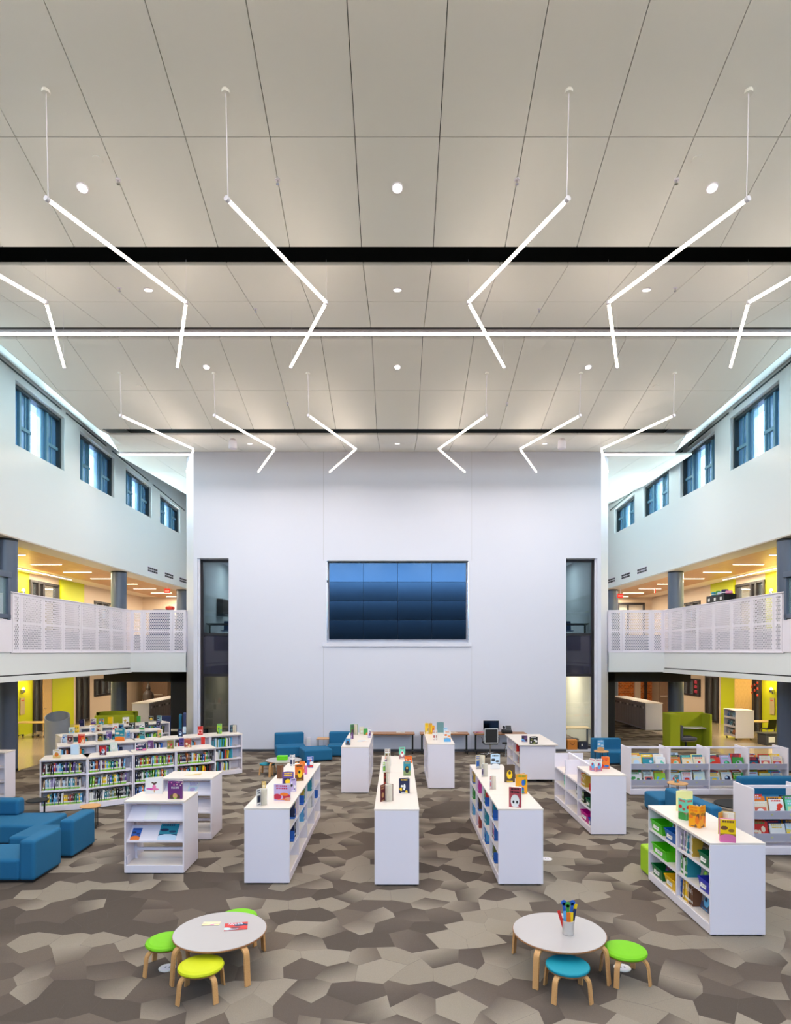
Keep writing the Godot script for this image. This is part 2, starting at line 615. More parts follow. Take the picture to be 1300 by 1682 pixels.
# ---------------------------------------------------------------- back wall with tall windows and video wall
func back_wall():
	var w := struct("wall_back")
	var m: Material = M.wall
	var top := 10.84
	var z0 := 22.76
	var z1 := 23.25
	for e in [-1.0, 1.0]:
		span(w, "wall_panel", e * 7.19, e * 7.33, 0, top, z0, z1, m)
		span(w, "wall_panel", e * 6.07, e * 7.19, 6.95, top, z0, z1, m)
		span(w, "wall_panel", e * 2.67, e * 6.07, 0, top, z0, z1, m)
	span(w, "wall_panel", -2.67, 2.67, 0, 3.906, z0, z1, m)
	span(w, "wall_panel", -2.67, -2.54, 3.906, 6.86, z0, z1, m)
	span(w, "wall_panel", 2.56, 2.67, 3.906, 6.86, z0, z1, m)
	span(w, "wall_panel", -2.67, 2.67, 6.86, top, z0, z1, m)
	span(w, "niche_back", -2.6, 2.6, 3.85, 6.9, 22.96, 23.0, m)
	# splayed ends of the wall box and its sides
	for e in [-1.0, 1.0]:
		var b := B.new()
		b.slab([P(e * 7.33, 0, 22.76), P(e * 7.96, 0, 23.9), P(e * 7.96, 10.88, 23.9), P(e * 7.33, top, 22.76)], Vector3(-e * 0.2, 0, -0.1))
		mk(w, "splay_panel", b.mesh(), m)
		span(w, "wall_panel", e * 7.5, e * 7.9, 0, 11.2, 23.9, 44, m)
	var bb := struct("baseboard_back")
	for g in [[-6.07, 6.07], [7.19, 7.33], [-7.33, -7.19]]:
		span(bb, "board", g[0], g[1], 0, 0.09, 22.745, 22.76, mat("base_dark", Color8(70, 72, 80), 0.5), 0.003)
	# ledge under the video wall
	var lt := struct("trim_1")
	span(lt, "ledge", -2.69, 2.66, 3.775, 3.906, 22.70, 22.80, M.wall, 0.006)
	for j in [[-2.66, 0.0, 3.77], [2.67, 0.0, 3.77], [2.67, 6.87, 10.78], [-2.66, 6.87, 10.78]]:
		span(lt, "control_joint", j[0] - 0.006, j[0] + 0.006, j[1], j[2], 22.757, 22.764, mat("joint", Color8(200, 200, 208), 0.7))
	# video wall: sixteen screens
	var vw := thing("video_wall", "dark glossy video wall of sixteen screens recessed in the tall white wall", "video wall", P(0.01, 4.04, 22.86))
	var sw := 1.235
	var sh := 0.6875
	for r in 4:
		for k in 4:
			var s := bx(vw, "screen_unit", Vector3((k - 1.5) * sw, (r + 0.5) * sh, -0.02), Vector3(sw - 0.004, sh - 0.004, 0.07), M.black, 0.002)
			s.rotation = Vector3(deg_to_rad([0.6, 1.5, 2.1, 0.55][r] + (hash2(k, r, 3) - 0.5) * 0.25), deg_to_rad((hash2(k, r, 5) - 0.5) * 0.3), 0)
			bx(s, "screen", Vector3(0, 0, 0.04), Vector3(sw - 0.010, sh - 0.010, 0.012), M.screen, 0.001)
	for g in [[-2.55, -2.50], [2.52, 2.57]]:
		bx(vw, "edge_trim", Vector3((g[0] + g[1]) / 2 - 0.01, 1.41, 0.03), Vector3(0.02, 2.9, 0.12), M.chrome, 0.002)
	bx(vw, "edge_trim", Vector3(0, 2.795, 0.03), Vector3(5.1, 0.03, 0.12), M.steel, 0.002)
	bx(vw, "sensor", Vector3(-2.52, 2.08, 0.10), Vector3(0.04, 0.10, 0.03), M.black, 0.003)
	# tall windows
	for e in [-1.0, 1.0]:
		var wi := struct("window_1" if e < 0 else "window_2")
		var a: float = e * 6.07
		var c: float = e * 7.19
		var f: Material = M.frame
		span(wi, "window_frame", a, a + e * 0.05, 0.05, 6.95, 23.14, 23.24, f, 0.004)
		span(wi, "window_frame", c - e * 0.09, c, 0.05, 6.95, 23.14, 23.24, f, 0.004)
		span(wi, "window_frame", a, c, 6.86, 6.95, 23.14, 23.24, f, 0.004)
		span(wi, "window_frame", a, c, 0.05, 0.14, 23.14, 23.24, f, 0.004)
		for y in [4.22, 2.73]:
			span(wi, "window_frame", a, c, y - 0.05, y + 0.05, 23.14, 23.24, f, 0.004)
		span(wi, "sill", a, c, 0.0, 0.05, 22.76, 23.25, M.wall)
		span(wi, "pane", a + e * 0.04, c - e * 0.08, 4.26, 6.88, 23.18, 23.19, M.pane_smoke)
		span(wi, "pane", a + e * 0.04, c - e * 0.08, 0.12, 2.70, 23.18, 23.19, M.pane_smoke if e < 0 else M.pane)
		span(wi, "spandrel_pane", a + e * 0.04, c - e * 0.08, 2.77, 4.18, 23.18, 23.19, M.spandrel)
	rooms()

func rooms():
	# the rooms that the tall windows look into
	var w := struct("wall_rooms")
	span(w, "room_wall", -7.5, 7.5, 0, 8.0, 29.8, 30.0, mat("room_teal", Color8(186, 198, 196), 0.7))
	span(w, "room_floor_slab", -7.5, 7.5, 3.3, 3.95, 23.3, 29.8, M.wall)
	span(w, "room_ceiling", -7.5, 7.5, 7.3, 7.5, 23.3, 29.8, M.wall)
	span(w, "partition", -0.1, 0.1, 0, 7.3, 23.3, 29.8, M.wall)
	for e in [-1, 1]:
		span(w, "partition", e * 7.5, e * 7.35, 0, 7.4, 23.3, 30.0, mat("room_teal", Color8(186, 198, 196)))
	for g in [[-1, 7.3, 26.4, 16.0, "left"], [1, 7.3, 26.4, 16.0, ""], [-1, 3.3, 26.4, 6.0, ""], [1, 3.3, 26.4, 24.0, ""]]:
		var up: bool = g[1] > 5
		var t := thing("room_light", "linear ceiling light inside the %s classroom behind the tall window by the %s side" % ["upper" if up else "lower", COL[g[0]]], "light", P(g[0] * 5.6, g[1] - 0.075, g[2]), 0, "classroom lights")
		bx(t, "housing", Vector3(0, 0.03, 0), Vector3(2.4, 0.06, 0.14), M.white)
		bx(t, "diffuser", Vector3(0, 0, 0), Vector3(2.36, 0.02, 0.10), M.linear, 0.002)
		area(t, Vector3(0, -0.015, 0), 2.36, 0.1, g[3], Color(0.85, 0.95, 1.0) if up else Color(1.0, 0.9, 0.75))
	for e in [-1, 1]:
		# upper room: clock, shelf board, desk with chair
		var s: String = COL[e]
		var ck := thing("wall_clock", "round wall clock seen through the tall window by the %s side" % s, "clock", P(e * 6.95, 6.55, 28.5))
		cy(ck, "face", Vector3(0, 0, 0), Vector3(0, 0, 0.05), 0.2, M.white, 24)
		cy(ck, "rim", Vector3(0, 0, -0.02), Vector3(0, 0, 0.03), 0.24, mat("clock_rim", Color8(70, 90, 96)), 24)
		bx(ck, "hand", Vector3(0, 0.06, 0.055), Vector3(0.015, 0.13, 0.01), M.black)
		bx(ck, "hand", Vector3(0.05, 0, 0.055), Vector3(0.1, 0.015, 0.01), M.black)
		var bd := thing("wall_cabinet", "dark wall cabinet in the upper classroom by the %s side" % s, "cabinet", P(e * (7.3 if e < 0 else 7.75), 5.2, 26.2))
		bx(bd, "body", Vector3(0, 0.25, 0), Vector3(0.4, 0.6, 0.9), M.brown_dark)
		bx(bd, "shelf", Vector3(0, -0.12, 0), Vector3(0.45, 0.05, 0.9), M.steel)
		desk("classroom_desk", "dark desk in the upper classroom behind the tall window, %s side" % s, P(e * 6.6, 3.95, 24.4), 1.4, 0.6, 0.72, M.brown_dark, M.steel)
		shell_chair("classroom_chair", "blue chair by the dark upper classroom desk, %s side" % s, P(e * 6.72, 3.955, 25.05), 0.0, mat("chair_blue", Color8(30, 70, 120)), 0.45)
		desk("work_table", "pale table in the lower room behind the tall window, %s side" % s, P(e * 6.8, 0, 24.1), 1.0, 0.7, 0.72, mat("pale_top", Color8(214, 200, 160)), M.steel)
		var gb := thing("storage_box", ["green storage box seen through the tall window near the red book", "dark storage box under the pale lower room table, picture-bin side"][0 if e < 0 else 1], "box", P(e * 6.5, 0, 23.55))
		bx(gb, "body", Vector3(0, 0.17, 0), Vector3(0.4, 0.34, 0.3), mat("box_green", Color8(60, 180, 40)) if e < 0 else M.frame)
		bx(gb, "lid", Vector3(0, 0.355, 0), Vector3(0.43, 0.03, 0.33), M.black)
	var dr := struct("door_1")
	span(dr, "door_leaf", 6.9, 7.7, 0, 2.4, 29.7, 29.78, mat("frosted", Color8(150, 160, 140), 0.5), 0.004)
	span(dr, "door_frame", 6.8, 6.9, 0, 2.5, 29.65, 29.78, M.brown_dark, 0.004)
	bx(dr, "door_handle", P(6.98, 1.05, 29.66), Vector3(0.04, 0.25, 0.05), M.chrome)

# ---------------------------------------------------------------- the two side bays
func side(e: int):
	var nm := "left" if e < 0 else "right"
	var s: String = COL[e]
	var X := func(x: float) -> float: return e * x
	var w := struct("wall_" + nm)
	var wm: Material = M.wall_side
	var xi := 11.37
	var xo := 12.2
	# clerestory wall: below the sills, piers, above the heads
	var sill := 9.76
	span(w, "wall_panel", X.call(xi), X.call(xo), 7.0, sill, -8.5, 44, wm)
	var wins := []
	var a := 18.98 - 3.85 * 7
	while a < 34.0:
		if a > -8.3:
			wins.append([a, a + 2.78])
		a += 3.83
	var head := func(d: float) -> float: return 3.6 + 11.37 * (0.711 - 0.0042 * (d - 18.98))
	var last := -8.5
	var k := 0
	for g in wins + [[44.0, 44.0]]:
		span(w, "wall_panel", X.call(xi), X.call(xo), sill, 12.9, last, g[0], wm)
		if g[0] > 43:
			break
		var b := B.new()
		b.slab([P(X.call(xi), head.call(g[0]), g[0]), P(X.call(xi), head.call(g[1]), g[1]), P(X.call(xi), 12.9, g[1]), P(X.call(xi), 12.9, g[0])], Vector3(e * (xo - xi), 0, 0))
		mk(w, "wall_panel", b.mesh(), wm)
		clerestory(e, g[0], g[1], head, "window_%d" % (3 + k + (0 if e < 0 else 20)))
		last = g[1]
		k += 1
	# slot diffusers along the top, grilles low down
	var ds := [[13.0, 17.28], [17.6, 21.4], [21.7, 24.7], [25.2, 28.9], [29.4, 33.8]]
	for i in 5:
		var g: Array = ds[i]
		var ya: float = 3.6 + 11.37 * (0.735 - 0.0047 * (g[0] - 17.4))
		var yb: float = 3.6 + 11.37 * (0.735 - 0.0047 * (g[1] - 17.4))
		var sd := thing("air_slot", "long thin dark air slot above the clerestory windows, %s side, %s along the wall" % [s, ["first", "second", "third", "fourth", "last"][i]], "air slot", P(X.call(xi - 0.003), ya, g[0]), 0, "air slots above the windows, %s side" % s)
		var b := B.new()
		b.slab([P(0, 0, 0), P(0, yb - ya, g[1] - g[0]), P(0, yb - ya + 0.07, g[1] - g[0]), P(0, 0.07, 0)], Vector3(-e * 0.012, 0, 0))
		mk(sd, "slot", b.mesh(), mat("slot_dark", Color8(72, 84, 84), 0.5))
		for o in [-0.012, 0.07]:
			var b2 := B.new()
			b2.slab([P(0, o, 0), P(0, yb - ya + o, g[1] - g[0]), P(0, yb - ya + o + 0.012, g[1] - g[0]), P(0, o + 0.012, 0)], Vector3(-e * 0.02, 0, 0))
			mk(sd, "flange", b2.mesh(), M.wall_side)
	var gi := 0
	for d in [29.4, 31.5, 33.6]:
		var gr := thing("air_grille", "black slotted air grille low on the clerestory wall, %s side, %s" % [s, ["first of three", "between two others", "last before the corner"][gi]], "grille", P(X.call(xi - 0.005), 7.36, d), 0, "air grilles, %s side" % s)
		for r in 2:
			for c in 5:
				bx(gr, "slot", Vector3(0, r * 0.12 - 0.06, (c - 2) * 0.23), Vector3(0.02, 0.085, 0.19), M.black, 0.002)
		bx(gr, "frame", Vector3(e * 0.004, 0, 0), Vector3(0.012, 0.28, 1.2), M.white, 0.002)
		gi += 1
	# soffit under the wall, wooden ceiling, outer walls, balcony
	span(w, "soffit", X.call(xi), X.call(xo), 6.96, 7.0, -8.5, 44, M.soffit)
	var cu := struct("ceiling_upper")
	span(cu, "ceiling_slab", X.call(xo), X.call(16.6), 7.03, 7.33, -8.5, 44, M.wall)
	for i in 27:
		span(cu, "wood_panel", X.call(xo + 0.005), X.call(15.0), 7.0, 7.03, 10.0 + i * 1.22, 10.0 + (i + 1) * 1.22 - 0.006, M.wood_ceiling)
	span(cu, "cove_panel", X.call(15.0), X.call(16.2), 7.02, 7.03, 10, 44, mat("cove", Color8(226, 206, 180)))
	var ba := struct("floor_balcony")
	span(ba, "slab", X.call(10.02), X.call(16.4), 3.0, 3.62, -8.5, 44, M.wall)
	span(ba, "slab", X.call(8.0), X.call(10.02), 3.0, 3.62, 23.77, 44, M.wall)
	span(ba, "balcony_carpet", X.call(10.1), X.call(16.2), 3.62, 3.64, -8.5, 44, mat("carpet_up", Color8(150, 140, 130), 0.9))
	var fa := struct("trim_2" if e < 0 else "trim_3")
	span(fa, "fascia", X.call(10.0), X.call(10.06), 2.99, 3.58, -8.5, 23.75, M.wall_side)
	span(fa, "fascia", X.call(10.03), X.call(10.06), 2.955, 2.99, -8.5, 23.75, M.black)
	span(fa, "fascia", X.call(9.97), X.call(10.06), 2.81, 2.955, -8.5, 23.75, M.wall_side, 0.004)
	span(fa, "fascia", X.call(7.93), X.call(10.0), 2.83, 3.58, 23.72, 23.78, M.wall_side)
	span(fa, "fascia", X.call(7.93), X.call(10.0), 2.83, 3.0, 23.78, 25.2, M.wall_side)
	var cl := struct("ceiling_lower")
	span(cl, "ceiling_slab", X.call(10.06), X.call(16.4), 2.83, 3.0, -8.5, 24.9, M.wall)
	span(cl, "ceiling_slab", X.call(7.9), X.call(16.4), 2.83, 3.0, 24.9, 44, M.wall)
	outer(e, nm, s)
	rails(e, s)
	columns(e, s)
	corridor_lights(e, s)
	portal(e, s)

func clerestory(e: int, d0: float, d1: float, head: Callable, called: String):
	var wi := struct(called)
	var x0: float = e * 11.60
	var x1: float = e * 11.65
	var L := d1 - d0
	var hd := func(f: float) -> float: return head.call(d0 + L * f) - 0.02
	var post := func(f: float, wd: float, m: Material, dep := 0.0):
		var dc := d0 + L * f
		span(wi, "mullion", x0 - e * dep, x1, 9.76, hd.call(f) + 0.0, dc - wd / 2, dc + wd / 2, m, 0.003)
	var pane := func(f0: float, f1: float, m: Material):
		var b := B.new()
		b.slab([P(e * 11.62, 9.76, d0 + L * f0), P(e * 11.62, 9.76, d0 + L * f1), P(e * 11.62, hd.call(f1), d0 + L * f1), P(e * 11.62, hd.call(f0), d0 + L * f0)], Vector3(e * 0.01, 0, 0))
		mk(wi, "pane", b.mesh(), m)
	# head, sill and end frames
	var b := B.new()
	b.slab([P(x0 - e * 0.10, hd.call(0.0) - 0.10, d0), P(x0 - e * 0.10, hd.call(1.0) - 0.10, d1), P(x0 - e * 0.10, hd.call(1.0), d1), P(x0 - e * 0.10, hd.call(0.0), d0)], Vector3(e * 0.2, 0, 0))
	mk(wi, "head_frame", b.mesh(), M.frame_dark)
	span(wi, "sill_frame", x0, x1, 9.76, 9.81, d0, d1, M.frame_blue, 0.003)
	post.call(0.012, 0.06, M.frame_blue)
	post.call(0.985, 0.08, M.frame_dark, 0.12)
	post.call(0.10, 0.05, M.frame_blue, 0.05)
	post.call(0.20, 0.10, M.frame_blue, 0.05)
	post.call(0.33, 0.05, M.frame_blue)
	post.call(0.385, 0.10, M.frame_blue, 0.03)
	post.call(0.66, 0.05, M.frame_blue)
	post.call(0.74, 0.12, M.frame_blue, 0.05)
	post.call(0.86, 0.05, M.frame_blue)
	pane.call(0.02, 0.41, M.pane_tint)
	pane.call(0.41, 0.555, M.pane)
	pane.call(0.555, 0.66, M.pane_mid)
	pane.call(0.66, 0.98, M.pane_tint)
	# daylight that the panes let in
	var l := AreaLight3D.new()
	l.name = "daylight"
	l.area_size = Vector2(L * 0.94, 1.2)
	l.light_energy = DAY * (2.0 if d0 > 25 else 1.0)
	l.light_color = Color(0.84, 0.98, 1.0)
	l.area_normalize_energy = true
	l.area_range = 60.0
	l.area_attenuation = 2.0
	l.shadow_enabled = true
	l.position = P(e * 11.40, 10.42, (d0 + d1) / 2)
	l.rotation.y = PI / 2 * e
	wi.add_child(l)
	for g in [[0.2, 0.41], [0.76, 0.98]]:
		span(wi, "transom", x0 - e * 0.05, x1, 10.42, 10.52, d0 + L * g[0], d0 + L * g[1], M.frame_blue, 0.003)

func outer(e: int, nm: String, s: String):
	var w := struct("wall_outer_" + nm)
	var x0: float = e * 16.1
	var x1: float = e * 16.3
	var seg := func(d0: float, d1: float, y0: float, y1: float, m: Material, inset := 0.0):
		span(w, "wall_panel", x0 - e * inset, x1, y0, y1, d0, d1, m)
	# upper floor
	seg.call(-8.5, 27.7, 3.0, 7.05, M.lime)
	seg.call(27.7, 30.1, 3.0, 4.6, M.beige)
	seg.call(27.7, 30.1, 6.75, 7.05, M.beige)
	seg.call(30.1, 32.3, 3.0, 7.05, M.lime, 0.12)
	seg.call(32.3, 33.6, 3.0, 7.05, M.beige)
	seg.call(33.6, 36.2, 3.0, 4.6, M.beige)
	seg.call(33.6, 36.2, 6.3, 7.05, M.beige)
	seg.call(36.2, 44, 3.0, 7.05, M.beige)
	# lower floor
	seg.call(-8.5, 27.95, 0, 3.0, M.lime)
	seg.call(27.95, 29.4, 2.45, 3.0, mat("transom_panel", Color8(196, 190, 130)))
	seg.call(29.4, 31.5, 0, 3.0, M.lime)
	seg.call(31.5, 31.7, 0, 3.0, M.beige)
	seg.call(33.0, 33.6, 0, 3.0, M.beige)
	seg.call(33.6, 35.7, 0, 1.2, M.beige)
	seg.call(33.6, 35.7, 2.1, 3.0, M.beige)
	seg.call(35.7, 44, 0, 3.0, M.beige)
	# rooms behind the openings
	span(w, "room_wall", e * 18.2, e * 18.4, 0, 7.05, 26, 38, mat("room_cream", Color8(206, 196, 170)))
	span(w, "room_floor", e * 16.3, e * 18.4, 3.0, 3.64, 26, 38, M.beige)
	span(w, "room_floor", e * 16.3, e * 18.4, -0.2, 0.0, 26, 38, M.polished)
	span(w, "room_ceiling", e * 16.3, e * 18.4, 7.05, 7.2, 26, 38, M.wall)
	for d in [26.0, 38.0]:
		span(w, "room_end", e * 16.3, e * 18.4, 0, 7.1, d - 0.1, d + 0.1, M.beige)
	span(w, "end_wall", e * 7.9, e * 16.3, 3.0, 7.05, 40.0, 40.2, M.beige)
	if e < 0:
		span(w, "end_wall", e * 7.9, e * 16.3, 0, 3.0, 40.0, 40.2, M.beige)
	else:
		span(w, "end_wall", e * 7.9, e * 16.3, 0, 3.0, 40.0, 40.2, M.brick)
		span(w, "pier", 14.95, 15.3, 0, 2.83, 39.8, 40.0, M.beige)
		span(w, "pier", 15.6, 15.72, 0, 2.83, 39.8, 40.0, M.brown_dark)
		span(w, "pier", 13.3, 13.4, 0, 2.83, 39.9, 40.0, M.brown_dark)
	# glazed openings: name of window, d0, d1, y0, y1, posts, rails
	var n := 0
	for g in [[27.7, 30.1, 4.6, 6.75, [27.75, 28.35, 28.75, 30.0], [6.7, 5.9]], [33.6, 36.2, 4.6, 6.3, [33.65, 34.4, 35.2, 36.1], [6.25]],
			[27.95, 29.4, 0.0, 2.45, [28.0, 28.55, 29.35], [2.4]], [31.7, 33.0, 0.0, 3.0, [31.75, 32.35, 32.95], [2.3, 0.06]], [33.6, 35.7, 1.2, 2.1, [33.65, 34.3, 35.0, 35.65], [2.07, 1.23]]]:
		var wi := struct("window_%d" % (50 + n + (0 if e < 0 else 10)))
		for d in g[4]:
			span(wi, "mullion", x0 - e * 0.06, x1, g[2], g[3], d - 0.07, d + 0.07, M.frame, 0.004)
		for y in g[5]:
			span(wi, "transom", x0 - e * 0.05, x1, y - 0.05, y + 0.05, g[0], g[1], M.frame, 0.004)
		span(wi, "pane", x0 + e * 0.06, x0 + e * 0.07, g[2], g[3], g[0], g[1], M.pane)
		n += 1
	var dr := struct("door_2" if e < 0 else "door_3")
	if e < 0:
		span(dr, "door_leaf", x0 - e * 0.03, x0 - e * 0.08, 0.02, 2.36, 28.65, 29.33, M.door_wood, 0.004)
	else:                                                        # stands open
		bx(dr, "door_leaf", P(15.75, 1.19, 28.75), Vector3(0.78, 2.34, 0.05), M.door_wood, 0.004, Vector3(0, -0.25, 0))
	bx(dr, "door_handle", P(x0 - e * 0.10, 1.0, 28.74), Vector3(0.06, 0.03, 0.14), M.chrome)
	var d2 := struct("door_4" if e < 0 else "door_5")
	bx(d2, "door_leaf", P(e * 13.6, 4.75, 39.95), Vector3(1.0, 2.2, 0.06), mat("door_grey", Color8(150, 150, 158)), 0.004)
	bx(d2, "door_frame", P(e * 13.6, 5.9, 39.96), Vector3(1.2, 0.1, 0.08), M.white, 0.004)
	bx(d2, "door_pane", P(e * 13.9, 5.2, 39.91), Vector3(0.15, 0.8, 0.02), M.frame, 0.004)
	var d3 := struct("door_6" if e < 0 else "door_7")
	bx(d3, "door_leaf", P(e * 14.6 if e < 0 else 16.02, 1.2, 36.9 if e > 0 else 38.2), Vector3(1.5, 2.4, 0.08), M.door_brown, 0.004)
	bx(d3, "push_bar", P((e * 14.6 if e < 0 else 15.75), 1.0, (36.9 if e > 0 else 38.2) - 0.08), Vector3(0.9, 0.06, 0.05), M.chrome)
	# sconces and plaque
	for g in [[1.98, "lower"], [6.2, "upper"]]:
		var sc := thing("wall_sconce", "small bright sconce on the lime wall of the %s corridor, %s side" % [g[1], s], "sconce", P(e * 15.98, g[0], 27.05), 0, "corridor sconces")
		var b := B.new()
		b.lathe([Vector2(0.02, -0.16), Vector2(0.07, -0.12), Vector2(0.07, -0.02)], 14)
		mk(sc, "cup", b.mesh(), M.chrome)
		bx(sc, "backplate", Vector3(e * 0.09, -0.1, 0), Vector3(0.06, 0.2, 0.1), M.chrome)
		var sb := B.new()
		sb.lathe([Vector2(0.0, -0.05), Vector2(0.055, -0.02), Vector2(0.06, 0.03), Vector2(0.03, 0.08), Vector2(0, 0.09)], 14)
		mk(sc, "bulb", sb.mesh(), M.bulb)
		var l := OmniLight3D.new()
		l.name = "light"
		l.light_energy = 2.0
		l.light_color = Color(1, 0.85, 0.5)
		l.omni_range = 30.0
		l.omni_attenuation = 2.0
		l.light_size = 0.05
		l.shadow_enabled = true
		l.position = Vector3(0, 0.02, 0)
		sc.add_child(l)
	var pq := thing("wall_plaque", "tall beige plaque below the lower sconce, %s side" % s, "plaque", P(e * 16.06, 0.9, 27.1))
	bx(pq, "board", Vector3(0, 0.35, 0), Vector3(0.04, 0.72, 0.32), mat("plaque", Color8(178, 160, 120)), 0.006)
	bx(pq, "heading", Vector3(-e * 0.022, 0.6, 0), Vector3(0.006, 0.04, 0.2), mat("plaque_red", Color8(190, 70, 40)), 0.001)

func rails(e: int, s: String):
	# perforated guard: one panel mesh for each width, holes cut through
	var r := thing("perforated_railing", "white perforated metal balcony railing above the %s corridor" % s, "railing", P(e * 10.0, 3.58, 23.74))
	var d := 23.74
	var wd := [0.53, 1.07, 1.07, 1.07, 1.07, 1.07, 1.07, 0.36]
	var pos := 0.0
	for x in wd:
		mk(r, "perforated_panel", perf(x), M.white, Vector3(0, 0, pos + x / 2), Vector3(0, PI / 2, 0))
		pos += x
		bx(r, "post", Vector3(e * 0.05, 0.77, pos), Vector3(0.06, 1.52, 0.04), M.white)
	bx(r, "upstand", Vector3(e * 0.16, 0.32, 3.7), Vector3(0.06, 0.64, 7.3), M.upstand)
	pos = 0.0
	for x in [0.49, 1.07, 0.51]:
		mk(r, "perforated_panel", perf(x), M.white, Vector3(-e * (pos + x / 2), 0, 0.02), Vector3())
		pos += x
		bx(r, "post", Vector3(-e * pos, 0.77, -0.05), Vector3(0.04, 1.52, 0.06), M.white)
	bx(r, "upstand", Vector3(-e * 1.05, 0.32, -0.16), Vector3(2.05, 0.64, 0.06), M.upstand)
	bx(r, "top_rail", Vector3(0, 1.555, 3.7), Vector3(0.06, 0.03, 7.4), M.white)
	bx(r, "top_rail", Vector3(-e * 1.04, 1.555, 0), Vector3(2.1, 0.03, 0.06), M.white)
	bx(r, "bottom_rail", Vector3(0, -0.01, 3.7), Vector3(0.07, 0.03, 7.4), M.white)
	bx(r, "bottom_rail", Vector3(-e * 1.04, -0.01, 0), Vector3(2.1, 0.03, 0.07), M.white)
	# the glazed bay closer to the camera
	var g := thing("glazed_balcony_bay", "slate framed glass bay over a solid white balcony front, %s side" % s, "balcony bay", P(e * 10.0, 3.58, 16.27))
	bx(g, "solid_panel", Vector3(0, 0.42, 2.1), Vector3(0.08, 0.84, 4.4), M.white)
	bx(g, "pane", Vector3(0, 1.4, 2.1), Vector3(0.012, 1.0, 4.0), M.rail_glass)
	bx(g, "bottom_frame", Vector3(0, 0.92, 2.1), Vector3(0.14, 0.10, 4.2), M.column)
	bx(g, "top_frame", Vector3(0, 1.98, 2.1), Vector3(0.2, 0.14, 4.2), M.column)
	bx(g, "end_frame", Vector3(0, 1.43, 0.06), Vector3(0.14, 1.2, 0.10), M.column)

func perf(w: float) -> ArrayMesh:
	var key := "perf%.2f" % w
	if cache.has(key):
		return cache[key]
	var b := B.new()
	var H := 1.54
	var px := 0.07
	var py := 0.056
	var n := int((w - 0.14) / px)
	var t := 0.012
	var rows := 25
	var x0 := -n * px / 2.0
	var y0 := (H - rows * py) / 2.0
	var hx := w / 2.0 - 0.004
	# margins
	for g in [[-hx, x0, 0.0, H], [-x0, hx, 0.0, H], [x0, -x0, 0.0, y0], [x0, -x0, H - y0, H]]:
		b.box(Vector3((g[0] + g[1]) / 2, (g[2] + g[3]) / 2, 0), Vector3(g[1] - g[0], g[3] - g[2], t))
	for r in rows:
		var odd := r % 2 == 1
		var ya := y0 + r * py
		if odd:
			for g in [[x0, x0 + px / 2], [-x0 - px / 2, -x0]]:
				b.box(Vector3((g[0] + g[1]) / 2, ya + py / 2, 0), Vector3(g[1] - g[0], py, t))
		for c in (n - 1 if odd else n):
			var cx := x0 + (c + (1.0 if odd else 0.5)) * px
			var cyy := ya + py / 2
			if r == 12:
				b.box(Vector3(cx, cyy, 0), Vector3(px, py, t))
				continue
			var rr := 0.0255
			var hexp := []
			for k in 6:
				hexp.append(Vector2(cx + rr * cos(PI / 3 * k), cyy + rr * 1.05 * sin(PI / 3 * k)))
			var cor := [Vector2(cx + px / 2, cyy - py / 2), Vector2(cx + px / 2, cyy + py / 2), Vector2(cx - px / 2, cyy + py / 2), Vector2(cx - px / 2, cyy - py / 2)]
			for z in [t / 2, -t / 2]:
				var nz := Vector3(0, 0, signf(z))
				var tri := [[cor[0], cor[1], hexp[0]], [cor[1], hexp[1], hexp[0]], [cor[1], cor[2], hexp[1]], [cor[2], hexp[2], hexp[1]], [cor[2], hexp[3], hexp[2]], [cor[2], cor[3], hexp[3]], [cor[3], hexp[4], hexp[3]], [cor[3], cor[0], hexp[4]], [cor[0], hexp[5], hexp[4]], [cor[0], hexp[0], hexp[5]]]
				for q in tri:
					b.t3(Vector3(q[0].x, q[0].y, z), Vector3(q[1].x, q[1].y, z), Vector3(q[2].x, q[2].y, z), nz, nz, nz)
			for k in 6:
				var p: Vector2 = hexp[k]
				var o: Vector2 = hexp[(k + 1) % 6]
				var m := Vector2(cx, cyy) - (p + o) * 0.5
				b.q(Vector3(p.x, p.y, -t / 2), Vector3(o.x, o.y, -t / 2), Vector3(o.x, o.y, t / 2), Vector3(p.x, p.y, t / 2), Vector3(m.x, m.y, 0).normalized())
	cache[key] = b.mesh()
	return cache[key]

func columns(e: int, s: String):
	var k := 0
	for d in [19.0, 26.7, 34.6]:
		var c := thing("column", "slate blue round column on the %s side, %s" % [s, ["standing by the glazed balcony bay", "standing behind the perforated railing", "standing deepest, beyond the lockers"][k]], "column", P(e * 11.75, 0, d), 0, "round columns")
		cy(c, "shaft", Vector3(0, 0, 0), Vector3(0, 2.99, 0), 0.31, M.column, 40)
		cy(c, "shaft", Vector3(0, 3.63, 0), Vector3(0, 6.9, 0), 0.31, M.column, 40)
		cy(c, "collar", Vector3(0, 6.9, 0), Vector3(0, 6.99, 0), 0.315, M.black, 40)
		cy(c, "base", Vector3(0, 0, 0), Vector3(0, 0.08, 0), 0.318, M.black, 40)
		k += 1

func linear(e: int, at: Vector3, w: float, along_x: bool, pw: float, label: String, grp: String):
	var t := thing("linear_light", label, "light", at, 0.0 if along_x else PI / 2, grp)
	bx(t, "housing", Vector3(0, 0.0, 0), Vector3(w, 0.03, 0.09), M.white, 0.002)
	bx(t, "diffuser", Vector3(0, -0.015, 0), Vector3(w - 0.02, 0.02, 0.07), M.linear, 0.002)
	area(t, Vector3(0, -0.03, 0), w - 0.02, 0.07, pw, Color(1.0, 0.95, 0.85))

